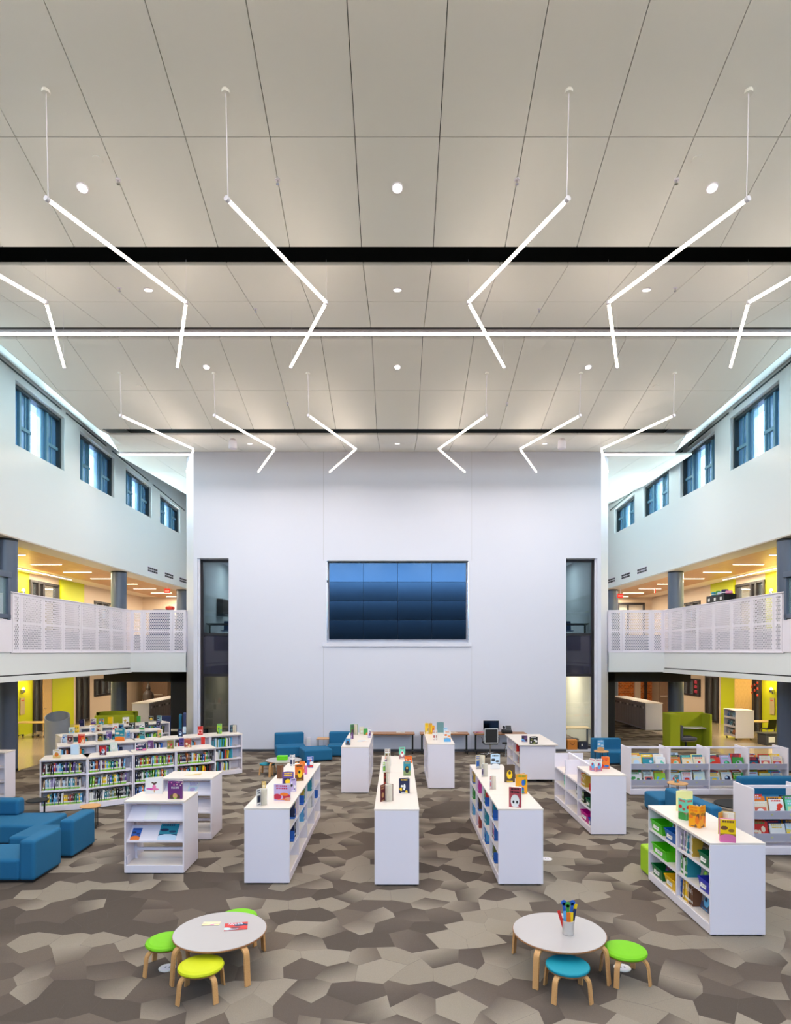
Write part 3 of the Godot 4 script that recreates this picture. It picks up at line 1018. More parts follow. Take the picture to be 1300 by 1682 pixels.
func corridor_lights(e: int, s: String):
	var ord := ["first", "second", "third", "fourth", "fifth", "sixth", "seventh", "eighth"]
	for k in 8:
		linear(e, P(e * 13.65, 6.99, 22.2 + 2.4 * k), 1.2, true, 12.0, "short linear light in the wooden upper ceiling, %s side, %s into the corridor" % [s, ord[k]], "short lights in the wooden ceilings")
	linear(e, P(e * 15.45, 7.0, 26.0), 8.0, false, 20.0, "long linear cove light along the lime upper wall, %s side" % s, "cove lights")
	for k in 5:
		linear(e, P(e * 13.6, 2.81, 18.0 + 4.4 * k), 1.2, true, 10.0, "ceiling light of the lower corridor, %s side, %s along it" % [s, ord[k]], "lower corridor lights")
	for d in [28.7, 34.6]:
		linear(e, P(e * 17.2, 6.95, d), 1.2, false, 9.0, "light in the upper side room behind dark glass, %s side, %s" % [s, "by the lime wall" if d < 30 else "by the beige wall"], "side room lights")
		linear(e, P(e * 17.2, 2.9, d), 1.2, false, 9.0, "light in the lower side room behind glass, %s side, %s" % [s, "by the door" if d < 30 else "by the small window"], "side room lights")

func portal(e: int, s: String):
	var p := struct("wall_portal_" + ("left" if e < 0 else "right"))
	var dk := mat("tambour", Color8(24, 20, 18), 0.7)
	span(p, "header", e * 8.0, e * 11.6, 2.40, 2.83, 25.0, 26.6, dk)
	span(p, "jamb", e * 8.0, e * (8.95 if e < 0 else 8.6), 0, 2.83, 25.0, 26.6, dk)
	span(p, "jamb", e * (8.95 if e < 0 else 8.6), e * (9.02 if e < 0 else 9.3), 0 if e < 0 else 1.1, 2.6, 28.2, 29.0, dk)
	# lockers
	var lk := thing("locker_block", "grey block of low lockers standing beyond the black portal, %s side" % s, "lockers", P(e * 11.36, 0, 29.0))
	bx(lk, "body", Vector3(e * 0.4, 0.6, -2.35), Vector3(0.78, 1.2, 4.7), mat("locker_body", Color8(188, 186, 194), 0.5), 0.006)
	bx(lk, "top", Vector3(e * 0.4, 1.22, -2.35), Vector3(0.82, 0.04, 4.74), mat("locker_top", Color8(214, 200, 188), 0.5), 0.006)
	for i in 14:
		bx(lk, "door", Vector3(-e * 0.004, 0.62, -0.2 - i * 0.33), Vector3(0.02, 1.1, 0.31), mat("locker_door", Color8(170, 160, 160), 0.5), 0.004)
		bx(lk, "tag", Vector3(-e * 0.018, 1.02, -0.2 - i * 0.33), Vector3(0.008, 0.09, 0.12), M.steel if i % 3 else M.tag_white, 0.001)
	# exit signs on the upper floor
	for g in ([[12.0, 6.75, 33.0, 0.0]] if e < 0 else [[12.05, 6.6, 34.2, 0.0], [13.6, 6.78, 33.4, 1.3]]):
		var ex := thing("exit_sign", "red exit sign hanging from the wooden ceiling, %s" % ["curved-row side" if e < 0 else "face on" if g[3] == 0.0 else "seen nearly edge on"], "exit sign", P(e * g[0], g[1], g[2]), g[3], "exit signs")
		bx(ex, "panel", Vector3(0, 0, 0), Vector3(0.3, 0.22, 0.04), M.exit, 0.006)
		cy(ex, "hanger", Vector3(0, 0.11, 0), Vector3(0, 7.0 - g[1], 0), 0.012, M.white, 8)
		var tm := TextMesh.new()
		tm.text = "EXIT"
		tm.font = font()
		tm.font_size = 20
		tm.pixel_size = 0.0055
		tm.depth = 0.006
		mk(ex, "lettering", tm, M.tag_white, Vector3(0, 0, 0.022))

func font() -> Font:
	if not cache.has("font"):
		var f := SystemFont.new()
		f.font_names = PackedStringArray(["Droid Sans"])
		f.font_weight = 700
		cache["font"] = f
	return cache["font"]

# ---------------------------------------------------------------- behind the camera
func rear():
	var w := struct("wall_front")
	span(w, "wall_panel", -16.4, 16.4, -0.3, 6.9, -8.6, -8.3, mat("rear_cladding", Color8(70, 62, 56), 0.7))
	span(w, "wall_panel", -16.4, 16.4, 10.9, 13.3, -8.6, -8.3, M.wall)
	for x in [-13.9, 13.9]:
		span(w, "wall_panel", x - 2.5, x + 2.5, 6.9, 10.9, -8.6, -8.3, M.wall)
	var wi := struct("window_90")
	for k in 8:
		span(wi, "mullion", -11.4 + k * 3.257 - 0.06, -11.4 + k * 3.257 + 0.06, 6.9, 10.9, -8.5, -8.36, M.frame, 0.004)
	for y in [6.95, 10.85]:
		span(wi, "transom", -11.4, 11.4, y - 0.05, y + 0.05, -8.5, -8.36, M.frame, 0.004)
	for k in 7:
		span(wi, "pane", -11.4 + k * 3.257 + 0.05, -11.4 + (k + 1) * 3.257 - 0.05, 6.95, 10.85, -8.44, -8.43, M.pane)
	for e in [-1, 1]:
		span(w, "far_wall", e * 7.9, e * 16.6, -0.3, 13.3, 44, 44.3, M.wall)
	span(w, "far_wall", -7.9, 7.9, 7.5, 13.3, 43, 44.3, M.wall)

# ---------------------------------------------------------------- hanging chevrons
func chevrons():
	var rows := [[-7.1, -4.6, -2.1, "rear"], [0.72, 3.23, 5.75, "overhead"], [8.555, 11.07, 13.58, "close"], [16.39, 19.08, 21.5, "far"]]
	var nth := ["innermost", "middle", "outermost"]
	for r in 4:
		for e in [-1, 1]:
			for k in 3:
				var d: Array = rows[r]
				var xs: float = e * (2.29 + 2.43 * k)
				var xk: float = e * (1.245 + 2.45 * k)
				var lb := "V-shaped pendant light, %s of three, %s side, row %s" % [nth[k], COL[e], ["behind all others", "above the camera", "over the front bookcases", "before the video wall"][r]]
				var t := thing("pendant_light", lb, "pendant light", P(xk, 9.7, d[1]), 0, "V-shaped pendant lights")
				var a := P(xs - xk, 0, d[0] - d[1])
				var c := P(xs - xk, 0, d[2] - d[1])
				for g in [a, c]:
					var dir: Vector3 = g.normalized()
					cy(t, "light_tube", dir * 0.03, g * 0.494, 0.027, M.tube, 12)
					cy(t, "light_tube", g * 0.506, g, 0.027, M.tube, 12)
					cy(t, "joint", g * 0.493, g * 0.507, 0.025, M.white, 12)
					area(t, g * 0.5 + Vector3(0, -0.04, 0), 0.07, g.length(), TUBE_W, Color(1.0, 0.96, 0.93), atan2(g.x, g.z))
				cy(t, "end_cap", a * 0.995, a * 1.016, 0.036, M.white, 12)
				cy(t, "end_cap", c * 0.995, c * 1.012, 0.031, M.white, 12)
				cy(t, "elbow", Vector3(0, -0.028, 0), Vector3(0, 0.028, 0), 0.032, M.white, 12)
				var up: float = ceil_y(d[0]) - 9.7
				cy(t, "cable", a + Vector3(0, 0.03, 0), a + Vector3(0.03 * e, up, 0), 0.0065, M.white, 8)
				cy(t, "canopy", a + Vector3(0.03 * e, up - 0.03, 0), a + Vector3(0.03 * e, up + 0.02, 0), 0.055, M.ceiling, 20)
				for g in [Vector3(), c * 0.96]:
					var uy: float = ceil_y(d[1] if g == Vector3() else d[2]) - 9.7
					cy(t, "suspension_wire", g, g + Vector3(0, uy, 0), 0.0015, M.white, 5)

func ceil_y(d: float) -> float:
	for s in SLOPES:
		if d >= s[0] - 0.3 and d <= s[2] + 0.3:
			return 3.6 + lerpf(s[1], s[3], (d - s[0]) / (s[2] - s[0]))
	return 11.0

func ceil_n(d: float) -> float:                    # pitch of the slope at d
	for s in SLOPES:
		if d >= s[0] - 0.3 and d <= s[2] + 0.3:
			return atan2(s[3] - s[1], s[2] - s[0])
	return 0.0

func ceiling_bits():
	var rw := ["on the first slope above the front bookcases", "on the slope before the ridge light line", "on the slope behind the ridge light line", "on the last slope above the video wall"]
	var kk := 0
	for d in [9.79, 12.37, 16.15, 20.9]:
		for x in [-4.87, 0.0, 4.87]:
			var t := thing("downlight", "round recessed downlight %s, %s" % [rw[kk], "in the middle" if x == 0.0 else COL[signi(int(x))] + " side"], "downlight", P(x, ceil_y(d) - 0.004, d), 0, "recessed downlights")
			t.rotation.x = ceil_n(d)
			cy(t, "trim_ring", Vector3(0, -0.012, 0), Vector3(0, 0.01, 0), 0.088, M.white, 24)
			cy(t, "lens", Vector3(0, -0.018, 0), Vector3(0, -0.011, 0), 0.07, M.down, 24)
			var l := SpotLight3D.new()
			l.name = "light"
			l.position = Vector3(0, -0.03, 0)
			l.rotation.x = -PI / 2
			l.spot_angle = 40
			l.spot_range = 40
			l.spot_attenuation = 2.0
			l.light_energy = 1.5
			l.light_color = Color(1, 0.96, 0.9)
			l.light_size = 0.08
			l.shadow_enabled = true
			t.add_child(l)
		kk += 1
	for g in [[-4.45, 9.4], [4.45, 9.4], [-6.9, 16.9], [6.9, 16.9]]:
		var t := thing("ceiling_sensor", "pale round sensor on the %s ceiling slope, %s side" % ["first" if g[1] < 10 else "third", COL[signi(int(g[0]))]], "sensor", P(g[0], ceil_y(g[1]) - 0.003, g[1]))
		t.rotation.x = ceil_n(g[1])
		cy(t, "cover", Vector3(0, -0.015, 0), Vector3(0, 0.01, 0), 0.075, M.ceiling, 20)
	for g in [[-4.27, 9.68, 0], [-1.83, 9.68, 1], [1.83, 9.68, 1], [4.27, 9.68, 0], [-5.4, 12.3, 2], [5.4, 12.3, 2], [-3.0, 13.4, 3], [3.0, 13.4, 3], [-3.05, 17.6, 4], [3.05, 17.6, 4]]:
		var lb: String = ["outer sprinkler head on the first slope", "inner sprinkler head on the first slope", "sprinkler head on the second slope", "sprinkler head just before the ridge line", "sprinkler head on the third slope"][g[2]]
		var t := thing("sprinkler", "tiny white %s, %s side" % [lb, COL[signi(int(g[0]))]], "sprinkler", P(g[0], ceil_y(g[1]), g[1]), 0, "sprinkler heads")
		cy(t, "escutcheon", Vector3(0, -0.008, 0), Vector3(0, 0.01, 0), 0.04, M.white, 14)
		cy(t, "body", Vector3(0, -0.06, 0), Vector3(0, 0, 0), 0.012, M.chrome, 8)
		cy(t, "deflector", Vector3(0, -0.066, 0), Vector3(0, -0.06, 0), 0.025, M.chrome, 12)
	for e in [-1, 1]:
		var t := thing("pendant_speaker", "white hanging speaker before the video wall, %s side" % COL[e], "speaker", P(e * 5.2, 10.02, 20.0), 0, "hanging speakers")
		var b := B.new()
		b.lathe([Vector2(0, -0.02), Vector2(0.12, -0.02), Vector2(0.13, 0.0), Vector2(0.12, 0.22), Vector2(0.09, 0.28), Vector2(0, 0.29)], 20)
		mk(t, "body", b.mesh(), M.white)
		cy(t, "cable", Vector3(0, 0.28, 0), Vector3(0, ceil_y(20.0) - 10.02, 0), 0.008, M.white, 6)

# standing books on each case: x, d, width, height, yaw, style, cover, description
const TOPS := {
	"A": [
		[-2.12, 9.95, 0.17, 0.26, 20, 3, "white navy black 1", "navy and white book standing open"],
		[-2.35, 11.14, 0.07, 0.13, 0, 1, "gold cream cream 1", "small tan book"],
		[-1.87, 10.27, 0.27, 0.26, -8, 1, "lilac orange crimson 3", "wide lilac, orange and crimson picture book"],
		[-1.95, 11.29, 0.20, 0.27, 5, 1, "violet yellow black 1", "violet comic with a yellow title"],
		[-1.80, 10.94, 0.11, 0.22, 25, 1, "lilac white black 4", "lilac and white comic with black figures"],
		[-2.21, 12.04, 0.12, 0.25, 30, 2, "brown brown brown 1", "brown backed book standing open"],
		[-1.83, 11.82, 0.16, 0.31, 15, 1, "orange yellow black 2", "orange and yellow comic with a black figure"],
		[-1.90, 12.65, 0.11, 0.22, 5, 1, "orange white orange 2", "orange book with a white shape"],
		[-1.80, 12.46, 0.06, 0.17, 40, 1, "pink violet pink 3", "thin pink and violet book"],
		[-2.20, 13.32, 0.10, 0.24, 20, 2, "white navy navy 1", "white book with a navy spine"],
		[-1.82, 13.18, 0.14, 0.23, -10, 1, "blue red white 3", "blue comic with a red figure"],
	],
	"B": [
		[-0.16, 10.23, 0.22, 0.27, 15, 3, "maroon tan maroon 1", "maroon book opened wide on white pages"],
		[-0.19, 11.49, 0.10, 0.22, 0, 3, "brick black brick 1", "brick red book with an arched top"],
		[-0.21, 12.58, 0.16, 0.23, 10, 3, "white lime green 1", "white book with a lime back cover"],
		[-0.20, 13.39, 0.14, 0.21, 10, 3, "white orange violet 1", "white book with an orange edge"],
		[-0.20, 14.14, 0.12, 0.24, 20, 2, "white brown olive 1", "white book with a brown spine"],
		[0.11, 14.26, 0.14, 0.26, 5, 1, "mint white crimson 2", "mint green book with a pale picture"],
		[0.24, 13.75, 0.16, 0.15, 0, 1, "orange white red 4", "small wide orange book"],
		[0.19, 12.34, 0.14, 0.27, 0, 1, "teal black gold 2", "teal book with a dark figure"],
		[0.12, 10.80, 0.18, 0.25, -4, 1, "navy white yellow 4", "navy book with white animals and a yellow band"],
	],
	"C": [
		[1.83, 9.83, 0.19, 0.31, -18, 0, "rose white black 5", "thick rose book with a pale round face"],
		[2.11, 10.76, 0.20, 0.33, 0, 1, "amber blue green 4", "amber book with small dark letters"],
		[2.08, 11.71, 0.19, 0.32, -8, 1, "bark yellow bark 2", "brown book with a yellow pear"],
		[2.02, 13.04, 0.19, 0.30, 4, 1, "ice white black 6", "ice blue book with a dark top"],
		[1.72, 13.04, 0.19, 0.28, -5, 3, "cream blue blue 1", "cream paged book with blue covers"],
		[1.69, 12.22, 0.14, 0.25, 15, 3, "white black violet 1", "white book with a black spine stripe"],
		[1.68, 11.11, 0.13, 0.24, 15, 3, "white red lilac 1", "red edged book opened like a fan"],
	],
	"D": [
		[-1.28, 16.34, 0.14, 0.17, -25, 1, "sky navy brown 2", "small sky blue book leaning low"],
		[-1.25, 17.48, 0.08, 0.18, 30, 1, "plum lilac plum 3", "thin plum book"],
		[-1.24, 18.37, 0.21, 0.30, 0, 3, "green plum olive 1", "dark green and plum book standing open"],
		[-1.04, 18.51, 0.14, 0.21, 0, 1, "cream white cream 1", "plain cream book"],
		[-0.92, 18.37, 0.12, 0.18, 0, 1, "green orange green 3", "green and orange book"],
		[-0.78, 17.72, 0.10, 0.29, 20, 1, "white plum lilac 2", "white book with a plum picture"],
	],
	"E": [
		[0.86, 18.51, 0.11, 0.32, 20, 1, "yellow cream gold 3", "yellow book, front of a pair,"],
		[0.97, 18.51, 0.11, 0.32, 20, 1, "gold yellow orange 3", "golden book behind its yellow twin"],
		[1.04, 18.78, 0.13, 0.22, 0, 1, "amber red amber 2", "small amber book"],
		[1.04, 17.24, 0.12, 0.27, 10, 2, "white brick white 1", "white book with a brick red spine"],
		[1.28, 18.85, 0.21, 0.31, 0, 1, "slate slate slate 0", "plain slate green book"],
		[1.40, 18.37, 0.11, 0.21, 0, 1, "ice white sky 2", "small ice blue book"],
		[1.34, 16.95, 0.18, 0.29, -5, 1, "white sky orange 6", "white book with a sea picture"],
	],
	"F": [
		[3.59, 17.86, 0.16, 0.17, -20, 1, "plum sky black 3", "small plum book"],
		[3.76, 17.45, 0.23, 0.20, 5, 1, "black olive white 4", "small wide black book"],
	],
	"G": [
		[3.99, 12.74, 0.23, 0.25, -20, 2, "white sky crimson 2", "white picture book standing open like a tent"],
		[4.29, 13.04, 0.16, 0.25, -15, 1, "orange blue red 3", "orange and blue book"],
	],
	"H": [
		[4.36, 9.61, 0.25, 0.30, 0, 1, "pale pale pale 0", "plain pale yellow book"],
		[4.13, 9.05, 0.18, 0.30, -20, 2, "mint green red 6", "mint picture book with a red back cover"],
		[4.13, 8.65, 0.21, 0.30, -8, 2, "amber brown orange 3", "amber book standing open like a tent"],
		[4.19, 8.02, 0.18, 0.29, -16, 0, "yellow pink brown 6", "thick yellow book with a pink foreground"],
		[4.39, 8.42, 0.24, 0.28, 0, 3, "gold cream orange 3", "golden illustrated book standing open behind the yellow one"],
	],
	"I": [
		[-4.14, 10.76, 0.29, 0.27, 0, 1, "white pink magenta 7", "white book with a dancing figure in pink"],
		[-3.65, 10.40, 0.24, 0.29, 0, 1, "purple white cream 8", "purple book with white lettering"],
	],
	"R1": [
		[-7.72, 14.34, 0.17, 0.19, 0, 1, "white orange gold 2", "white card with an orange foot"],
		[-7.57, 14.85, 0.19, 0.23, 0, 1, "ice ice lilac 0", "pale blue sheet in a stand"],
		[-6.88, 14.78, 0.15, 0.21, 0, 1, "red ice navy 2", "red book with an ice blue picture"],
		[-6.90, 15.39, 0.16, 0.21, 0, 1, "mist white mist 2", "pale mint card"],
		[-6.25, 15.44, 0.24, 0.18, 0, 1, "navy pink white 3", "wide navy book with a pink streak"],
		[-6.15, 15.78, 0.14, 0.20, 0, 1, "plum lilac plum 3", "plum book"],
		[-5.64, 15.73, 0.16, 0.21, 0, 1, "olive tan crimson 4", "tan and olive book"],
		[-5.29, 15.98, 0.17, 0.22, 0, 1, "brick cream tan 4", "brick red book with cream figures"],
		[-5.52, 16.19, 0.12, 0.20, 0, 1, "violet navy violet 1", "violet book"],
		[-5.06, 16.48, 0.10, 0.19, 0, 1, "red red white 0", "plain red book"],
	],
	"R2": [
		[-8.85, 16.83, 0.11, 0.21, 0, 1, "ice blue white 3", "pale blue book"],
		[-8.59, 16.61, 0.14, 0.22, 0, 1, "maroon black white 2", "maroon book with a pale picture"],
		[-8.32, 16.67, 0.17, 0.24, 0, 1, "red orange cream 4", "red and orange book"],
		[-8.01, 17.06, 0.14, 0.20, 0, 1, "black olive gold 2", "black and gold book"],
		[-7.99, 17.54, 0.14, 0.20, 0, 1, "violet lilac cream 3", "violet book with a cream patch"],
		[-7.51, 17.12, 0.26, 0.33, 0, 1, "teal orange cream 6", "large teal book with orange clouds"],
		[-7.57, 17.79, 0.09, 0.19, 0, 1, "sky blue white 3", "sky blue book"],
		[-7.07, 17.54, 0.14, 0.22, 0, 1, "slate teal black 6", "slate and teal book"],
		[-6.69, 17.79, 0.11, 0.21, 0, 1, "tan green tan 3", "tan and green book"],
		[-6.17, 17.98, 0.14, 0.21, 0, 1, "navy ice navy 2", "navy book with a white emblem"],
		[-5.72, 18.37, 0.15, 0.24, 0, 1, "red red white 1", "red book with a small white mark"],
		[-5.23, 18.60, 0.14, 0.29, 0, 1, "lime black teal 4", "lime and black book"],
		[-4.89, 18.92, 0.20, 0.22, 0, 3, "navy slate navy 1", "pair of navy covers standing open"],
		[-6.27, 18.64, 0.09, 0.20, 0, 1, "ice sky white 3", "small ice blue book"],
	],
	"R3": [
		[-9.62, 18.68, 0.16, 0.18, 0, 1, "mist gold sky 2", "pale book with a gold spot"],
		[-9.58, 18.92, 0.13, 0.22, 0, 1, "yellow olive cream 4", "yellow book"],
		[-9.18, 19.07, 0.18, 0.18, 0, 1, "white sky lilac 2", "white book with a sky blue drawing"],
		[-9.12, 19.36, 0.17, 0.19, 0, 1, "cream brick tan 3", "cream and brick book"],
		[-8.73, 19.59, 0.17, 0.19, 0, 1, "white orange red 4", "white book with orange shapes"],
		[-8.65, 19.82, 0.15, 0.13, 0, 1, "navy blue sky 3", "small navy book"],
		[-8.31, 19.82, 0.19, 0.19, 0, 1, "black slate white 4", "black and slate book"],
		[-7.91, 19.59, 0.16, 0.19, 0, 1, "white green navy 6", "white and green book"],
		[-8.00, 20.18, 0.12, 0.17, 0, 1, "black navy slate 2", "thin black book"],
		[-7.57, 20.05, 0.13, 0.23, 0, 1, "navy black lilac 2", "navy book with a lilac figure"],
	],
	"R4": [
		[-10.21, 20.46, 0.17, 0.22, 0, 1, "navy violet navy 3", "navy and violet book"],
		[-10.12, 21.06, 0.17, 0.18, 0, 1, "white violet plum 6", "white and violet book"],
		[-9.74, 20.80, 0.16, 0.20, 0, 1, "teal white orange 3", "teal book"],
		[-9.62, 21.20, 0.17, 0.22, 0, 1, "yellow yellow gold 0", "plain bright yellow book"],
		[-9.08, 21.15, 0.20, 0.22, 0, 1, "white brown gold 4", "white and brown book"],
		[-8.92, 21.83, 0.14, 0.19, 0, 1, "green green green 0", "plain green book"],
		[-8.57, 22.02, 0.16, 0.17, 0, 1, "black yellow white 2", "black book with a yellow patch"],
		[-8.20, 21.79, 0.15, 0.21, 0, 1, "slate ice navy 3", "slate book with an ice blue band"],
	],
}

# ---------------------------------------------------------------- books
const INK := {"white": Color8(236, 234, 232), "navy": Color8(28, 38, 78), "black": Color8(26, 26, 30), "gold": Color8(206, 168, 60), "cream": Color8(236, 220, 190), "lilac": Color8(190, 172, 214), "orange": Color8(236, 122, 34),
	"crimson": Color8(190, 40, 70), "violet": Color8(96, 70, 150), "yellow": Color8(250, 205, 10), "brown": Color8(118, 76, 50), "pink": Color8(228, 120, 170), "blue": Color8(40, 100, 190), "red": Color8(214, 44, 36),
	"maroon": Color8(104, 28, 38), "tan": Color8(206, 160, 110), "brick": Color8(168, 70, 56), "lime": Color8(160, 208, 50), "mint": Color8(110, 208, 178), "teal": Color8(34, 140, 160), "rose": Color8(176, 70, 80),
	"amber": Color8(244, 164, 24), "bark": Color8(84, 66, 50), "ice": Color8(196, 220, 240), "sky": Color8(96, 174, 226), "plum": Color8(98, 60, 110), "green": Color8(60, 150, 66), "olive": Color8(120, 124, 60), "slate": Color8(110, 150, 152),
	"pale": Color8(240, 236, 160), "purple": Color8(110, 50, 120), "magenta": Color8(206, 60, 160), "mist": Color8(214, 228, 218), "grey": Color8(130, 130, 140), "scarlet": Color8(224, 60, 40)}
var atlas := Image.create(1024, 1280, false, Image.FORMAT_RGB8)
var slots := {}
var n_shelf := 0
var stuff_at := []

func slot(spec: String) -> Rect2:
	if not slots.has(spec):
		var i := slots.size()
		slots[spec] = i
		paint(Vector2i((i % 16) * 64, (i / 16) * 80), spec.split(" "), i)
	var j: int = slots[spec]
	return Rect2(((j % 16) * 64 + 1) / 1024.0, ((j / 16) * 80 + 1) / 1280.0, 62.0 / 1024.0, 78.0 / 1280.0)

func disc(o: Vector2i, c: Vector2, r: Vector2, col: Color):
	for y in range(int(c.y - r.y), int(c.y + r.y) + 1):
		var k := 1.0 - pow((y - c.y) / r.y, 2.0)
		if k <= 0 or y < 0 or y > 79:
			continue
		var hw := r.x * sqrt(k)
		var a := maxi(0, int(c.x - hw))
		var z := mini(63, int(c.x + hw))
		if z > a:
			atlas.fill_rect(Rect2i(o.x + a, o.y + y, z - a, 1), col)

func paint(o: Vector2i, w: PackedStringArray, sd: int):
	var r := RandomNumberGenerator.new()
	r.seed = 900 + sd
	var bg: Color = INK[w[0]]
	var a: Color = INK[w[1]]
	var c: Color = INK[w[2]]
	atlas.fill_rect(Rect2i(o, Vector2i(64, 80)), bg)
	var k := int(w[3])
	if k == 0:
		return
	if k == 2 or k == 6:
		atlas.fill_rect(Rect2i(o.x, o.y + 50, 64, 30), bg.lerp(c, 0.6))
	if k == 3:
		for i in 5:
			disc(o, Vector2(r.randf() * 64, 20 + r.randf() * 55), Vector2(6 + r.randf() * 14, 5 + r.randf() * 10), [a, c, bg.lerp(a, 0.5)][i % 3])
	if k == 6:
		disc(o, Vector2(32, 84), Vector2(46, 34), a)
		disc(o, Vector2(18, 30), Vector2(14, 7), c)
		disc(o, Vector2(46, 38), Vector2(12, 6), c.lerp(bg, 0.3))
	if k == 2:
		disc(o, Vector2(30 + r.randf() * 8, 44), Vector2(17, 20), a)
		disc(o, Vector2(32, 36), Vector2(8, 8), c)
	if k == 4:
		for i in 6:
			disc(o, Vector2(10 + 44 * r.randf(), 30 + 44 * r.randf()), Vector2(5 + 5 * r.randf(), 6 + 8 * r.randf()), [a, c][i % 2])
	if k == 5:                              # a pale round face with dark eyes
		disc(o, Vector2(32, 54), Vector2(22, 25), a)
		disc(o, Vector2(24, 58), Vector2(5, 6), c)
		disc(o, Vector2(42, 58), Vector2(5, 6), c)
	if k == 7:                              # a dancing figure
		disc(o, Vector2(34, 46), Vector2(7, 12), a)
		disc(o, Vector2(33, 56), Vector2(18, 6), a)
		disc(o, Vector2(17, 54), Vector2(12, 4), c)
		disc(o, Vector2(34, 29), Vector2(6, 6), INK.bark)
		disc(o, Vector2(28, 24), Vector2(4, 4), INK.bark)
		disc(o, Vector2(40, 24), Vector2(4, 4), INK.bark)
		atlas.fill_rect(Rect2i(o.x + 32, o.y + 60, 4, 12), INK.tan)
	if k == 8:
		disc(o, Vector2(32, 70), Vector2(22, 14), INK.bark)
		disc(o, Vector2(32, 66), Vector2(10, 12), INK.tan)
		disc(o, Vector2(32, 80), Vector2(6, 8), INK.lime)
		for i in 14:
			disc(o, Vector2(r.randf() * 64, r.randf() * 20), Vector2(3, 3), [c, INK.pink, INK.plum][i % 3])
	if k != 7 and k != 8:                   # title bars
		var y := 5
		for ln in (2 if k % 2 else 1):
			var x := 8 + r.randi() % 5
			while x < 50:
				var cw := 4 + r.randi() % 4
				atlas.fill_rect(Rect2i(o.x + x, o.y + y, cw, 7), c if k != 1 else a)
				x += cw + 2
			y += 11
		atlas.fill_rect(Rect2i(o.x + 14, o.y + 73, 36, 3), a)
	if k == 1:
		atlas.fill_rect(Rect2i(o.x + 8, o.y + 32, 48, 34), bg.lerp(c, 0.7))
		disc(o, Vector2(32, 50), Vector2(15, 13), a)

func leaf(b: B, hinge: Vector3, ang: float, off: float, w: float, h: float, t: float, y := 0.0):
	var bs := Basis(Vector3.UP, ang)
	b.box(hinge + bs * Vector3(off + w / 2, 0, 0) + Vector3(0, y + h / 2, 0), Vector3(w, h, t), 0.0, bs)

func face(b: B, hinge: Vector3, ang: float, w: float, h: float, zoff: float, sgn: float):
	var bs := Basis(Vector3.UP, ang)
	var z := Vector3(0, 0, zoff)
	var n := bs * Vector3(0, 0, signf(zoff))
	var p := [hinge + bs * z, hinge + bs * (z + Vector3(w, 0, 0)), hinge + bs * (z + Vector3(w, h, 0)), hinge + bs * (z + Vector3(0, h, 0))]
	if sgn < 0:
		p = [p[1], p[0], p[3], p[2]]
	b.q(p[0], p[1], p[2], p[3], n)

func plain(ink: String) -> StandardMaterial3D:
	return mat("ink_" + ink, INK[ink], 0.5)

func standing_book(label: String, at: Vector3, yaw: float, w: float, h: float, style: int, cv: String, group := "") -> Node3D:
	var o := thing("display_book", label, "book", at, yaw, group)
	var ink := cv.split(" ")
	var cvm := B.new()
	var prt := B.new()
	var pg := B.new()
	prt.uvr = slot(cv)
	var t := 0.005
	if style == 0:
		var th := minf(0.06, w * 0.3)
		cvm.box(Vector3(0, h / 2, -t / 2), Vector3(w, h, t))
		cvm.box(Vector3(0, h / 2, -th + t / 2), Vector3(w, h, t))
		cvm.box(Vector3(-w / 2 + t / 2, h / 2, -th / 2), Vector3(t, h, th))
		face(prt, Vector3(-w / 2, 0, 0), 0, w, h, 0.0006, 1)
		pg.box(Vector3(0, h / 2, -th / 2), Vector3(w - 0.012, h - 0.014, th - 2.2 * t))
	elif style == 1:
		var hg := Vector3(-w / 2, 0, 0)
		leaf(cvm, hg, 0, 0, w, h, t)
		leaf(cvm, hg, 0.5, 0, w, h, t)
		face(prt, hg, 0, w, h, t / 2 + 0.0006, 1)
		for i in 4:
			leaf(pg, hg, 0.1 * (i + 1), 0.006, w * 0.95, h * 0.97, 0.003, h * 0.012)
	elif style == 2:
		var hg := Vector3(0, 0, 0)
		var L := w * 0.62
		leaf(cvm, hg, 0.75, 0, L * 1.15, h, t)
		leaf(cvm, hg, PI - 0.75, 0, L * 1.15, h, t)
		face(prt, hg, 0.75, L * 1.15, h, -t / 2 - 0.0006, 1)
		face(prt, hg, PI - 0.75, L * 1.15, h, t / 2 + 0.0006, -1)
		face(prt, hg, 0.75, L * 1.15, h, t / 2 + 0.0006, 1)
		face(prt, hg, PI - 0.75, L * 1.15, h, -t / 2 - 0.0006, -1)
		for i in 3:
			leaf(pg, hg, 1.1 + 0.45 * i, 0.006, L, h * 0.97, 0.003, h * 0.012)
	else:
		var hg := Vector3(-w * 0.1, 0, -w * 0.3)
		var L := w * 0.62
		leaf(cvm, hg, -0.5, 0, L, h, t)
		leaf(cvm, hg, -PI + 0.75, 0, L, h, t)
		face(prt, hg, -PI + 0.75, L, h, -t / 2 - 0.0006, -1)
		face(prt, hg, -PI + 0.75, L, h, t / 2 + 0.0006, 1)
		for i in 3:
			leaf(pg, hg, -0.62 - 0.1 * i, 0.004, L * 0.93, h * 0.97, 0.006, h * 0.012)
		leaf(pg, hg, -1.5, 0.004, L * 0.9, h * 0.96, 0.003, h * 0.012)
	mk(o, "cover", prt.mesh(cvm.mesh()), [plain(ink[0] if style != 0 else ink[1]), M.covers])
	mk(o, "pages", pg.mesh(), M.pages)
	return o

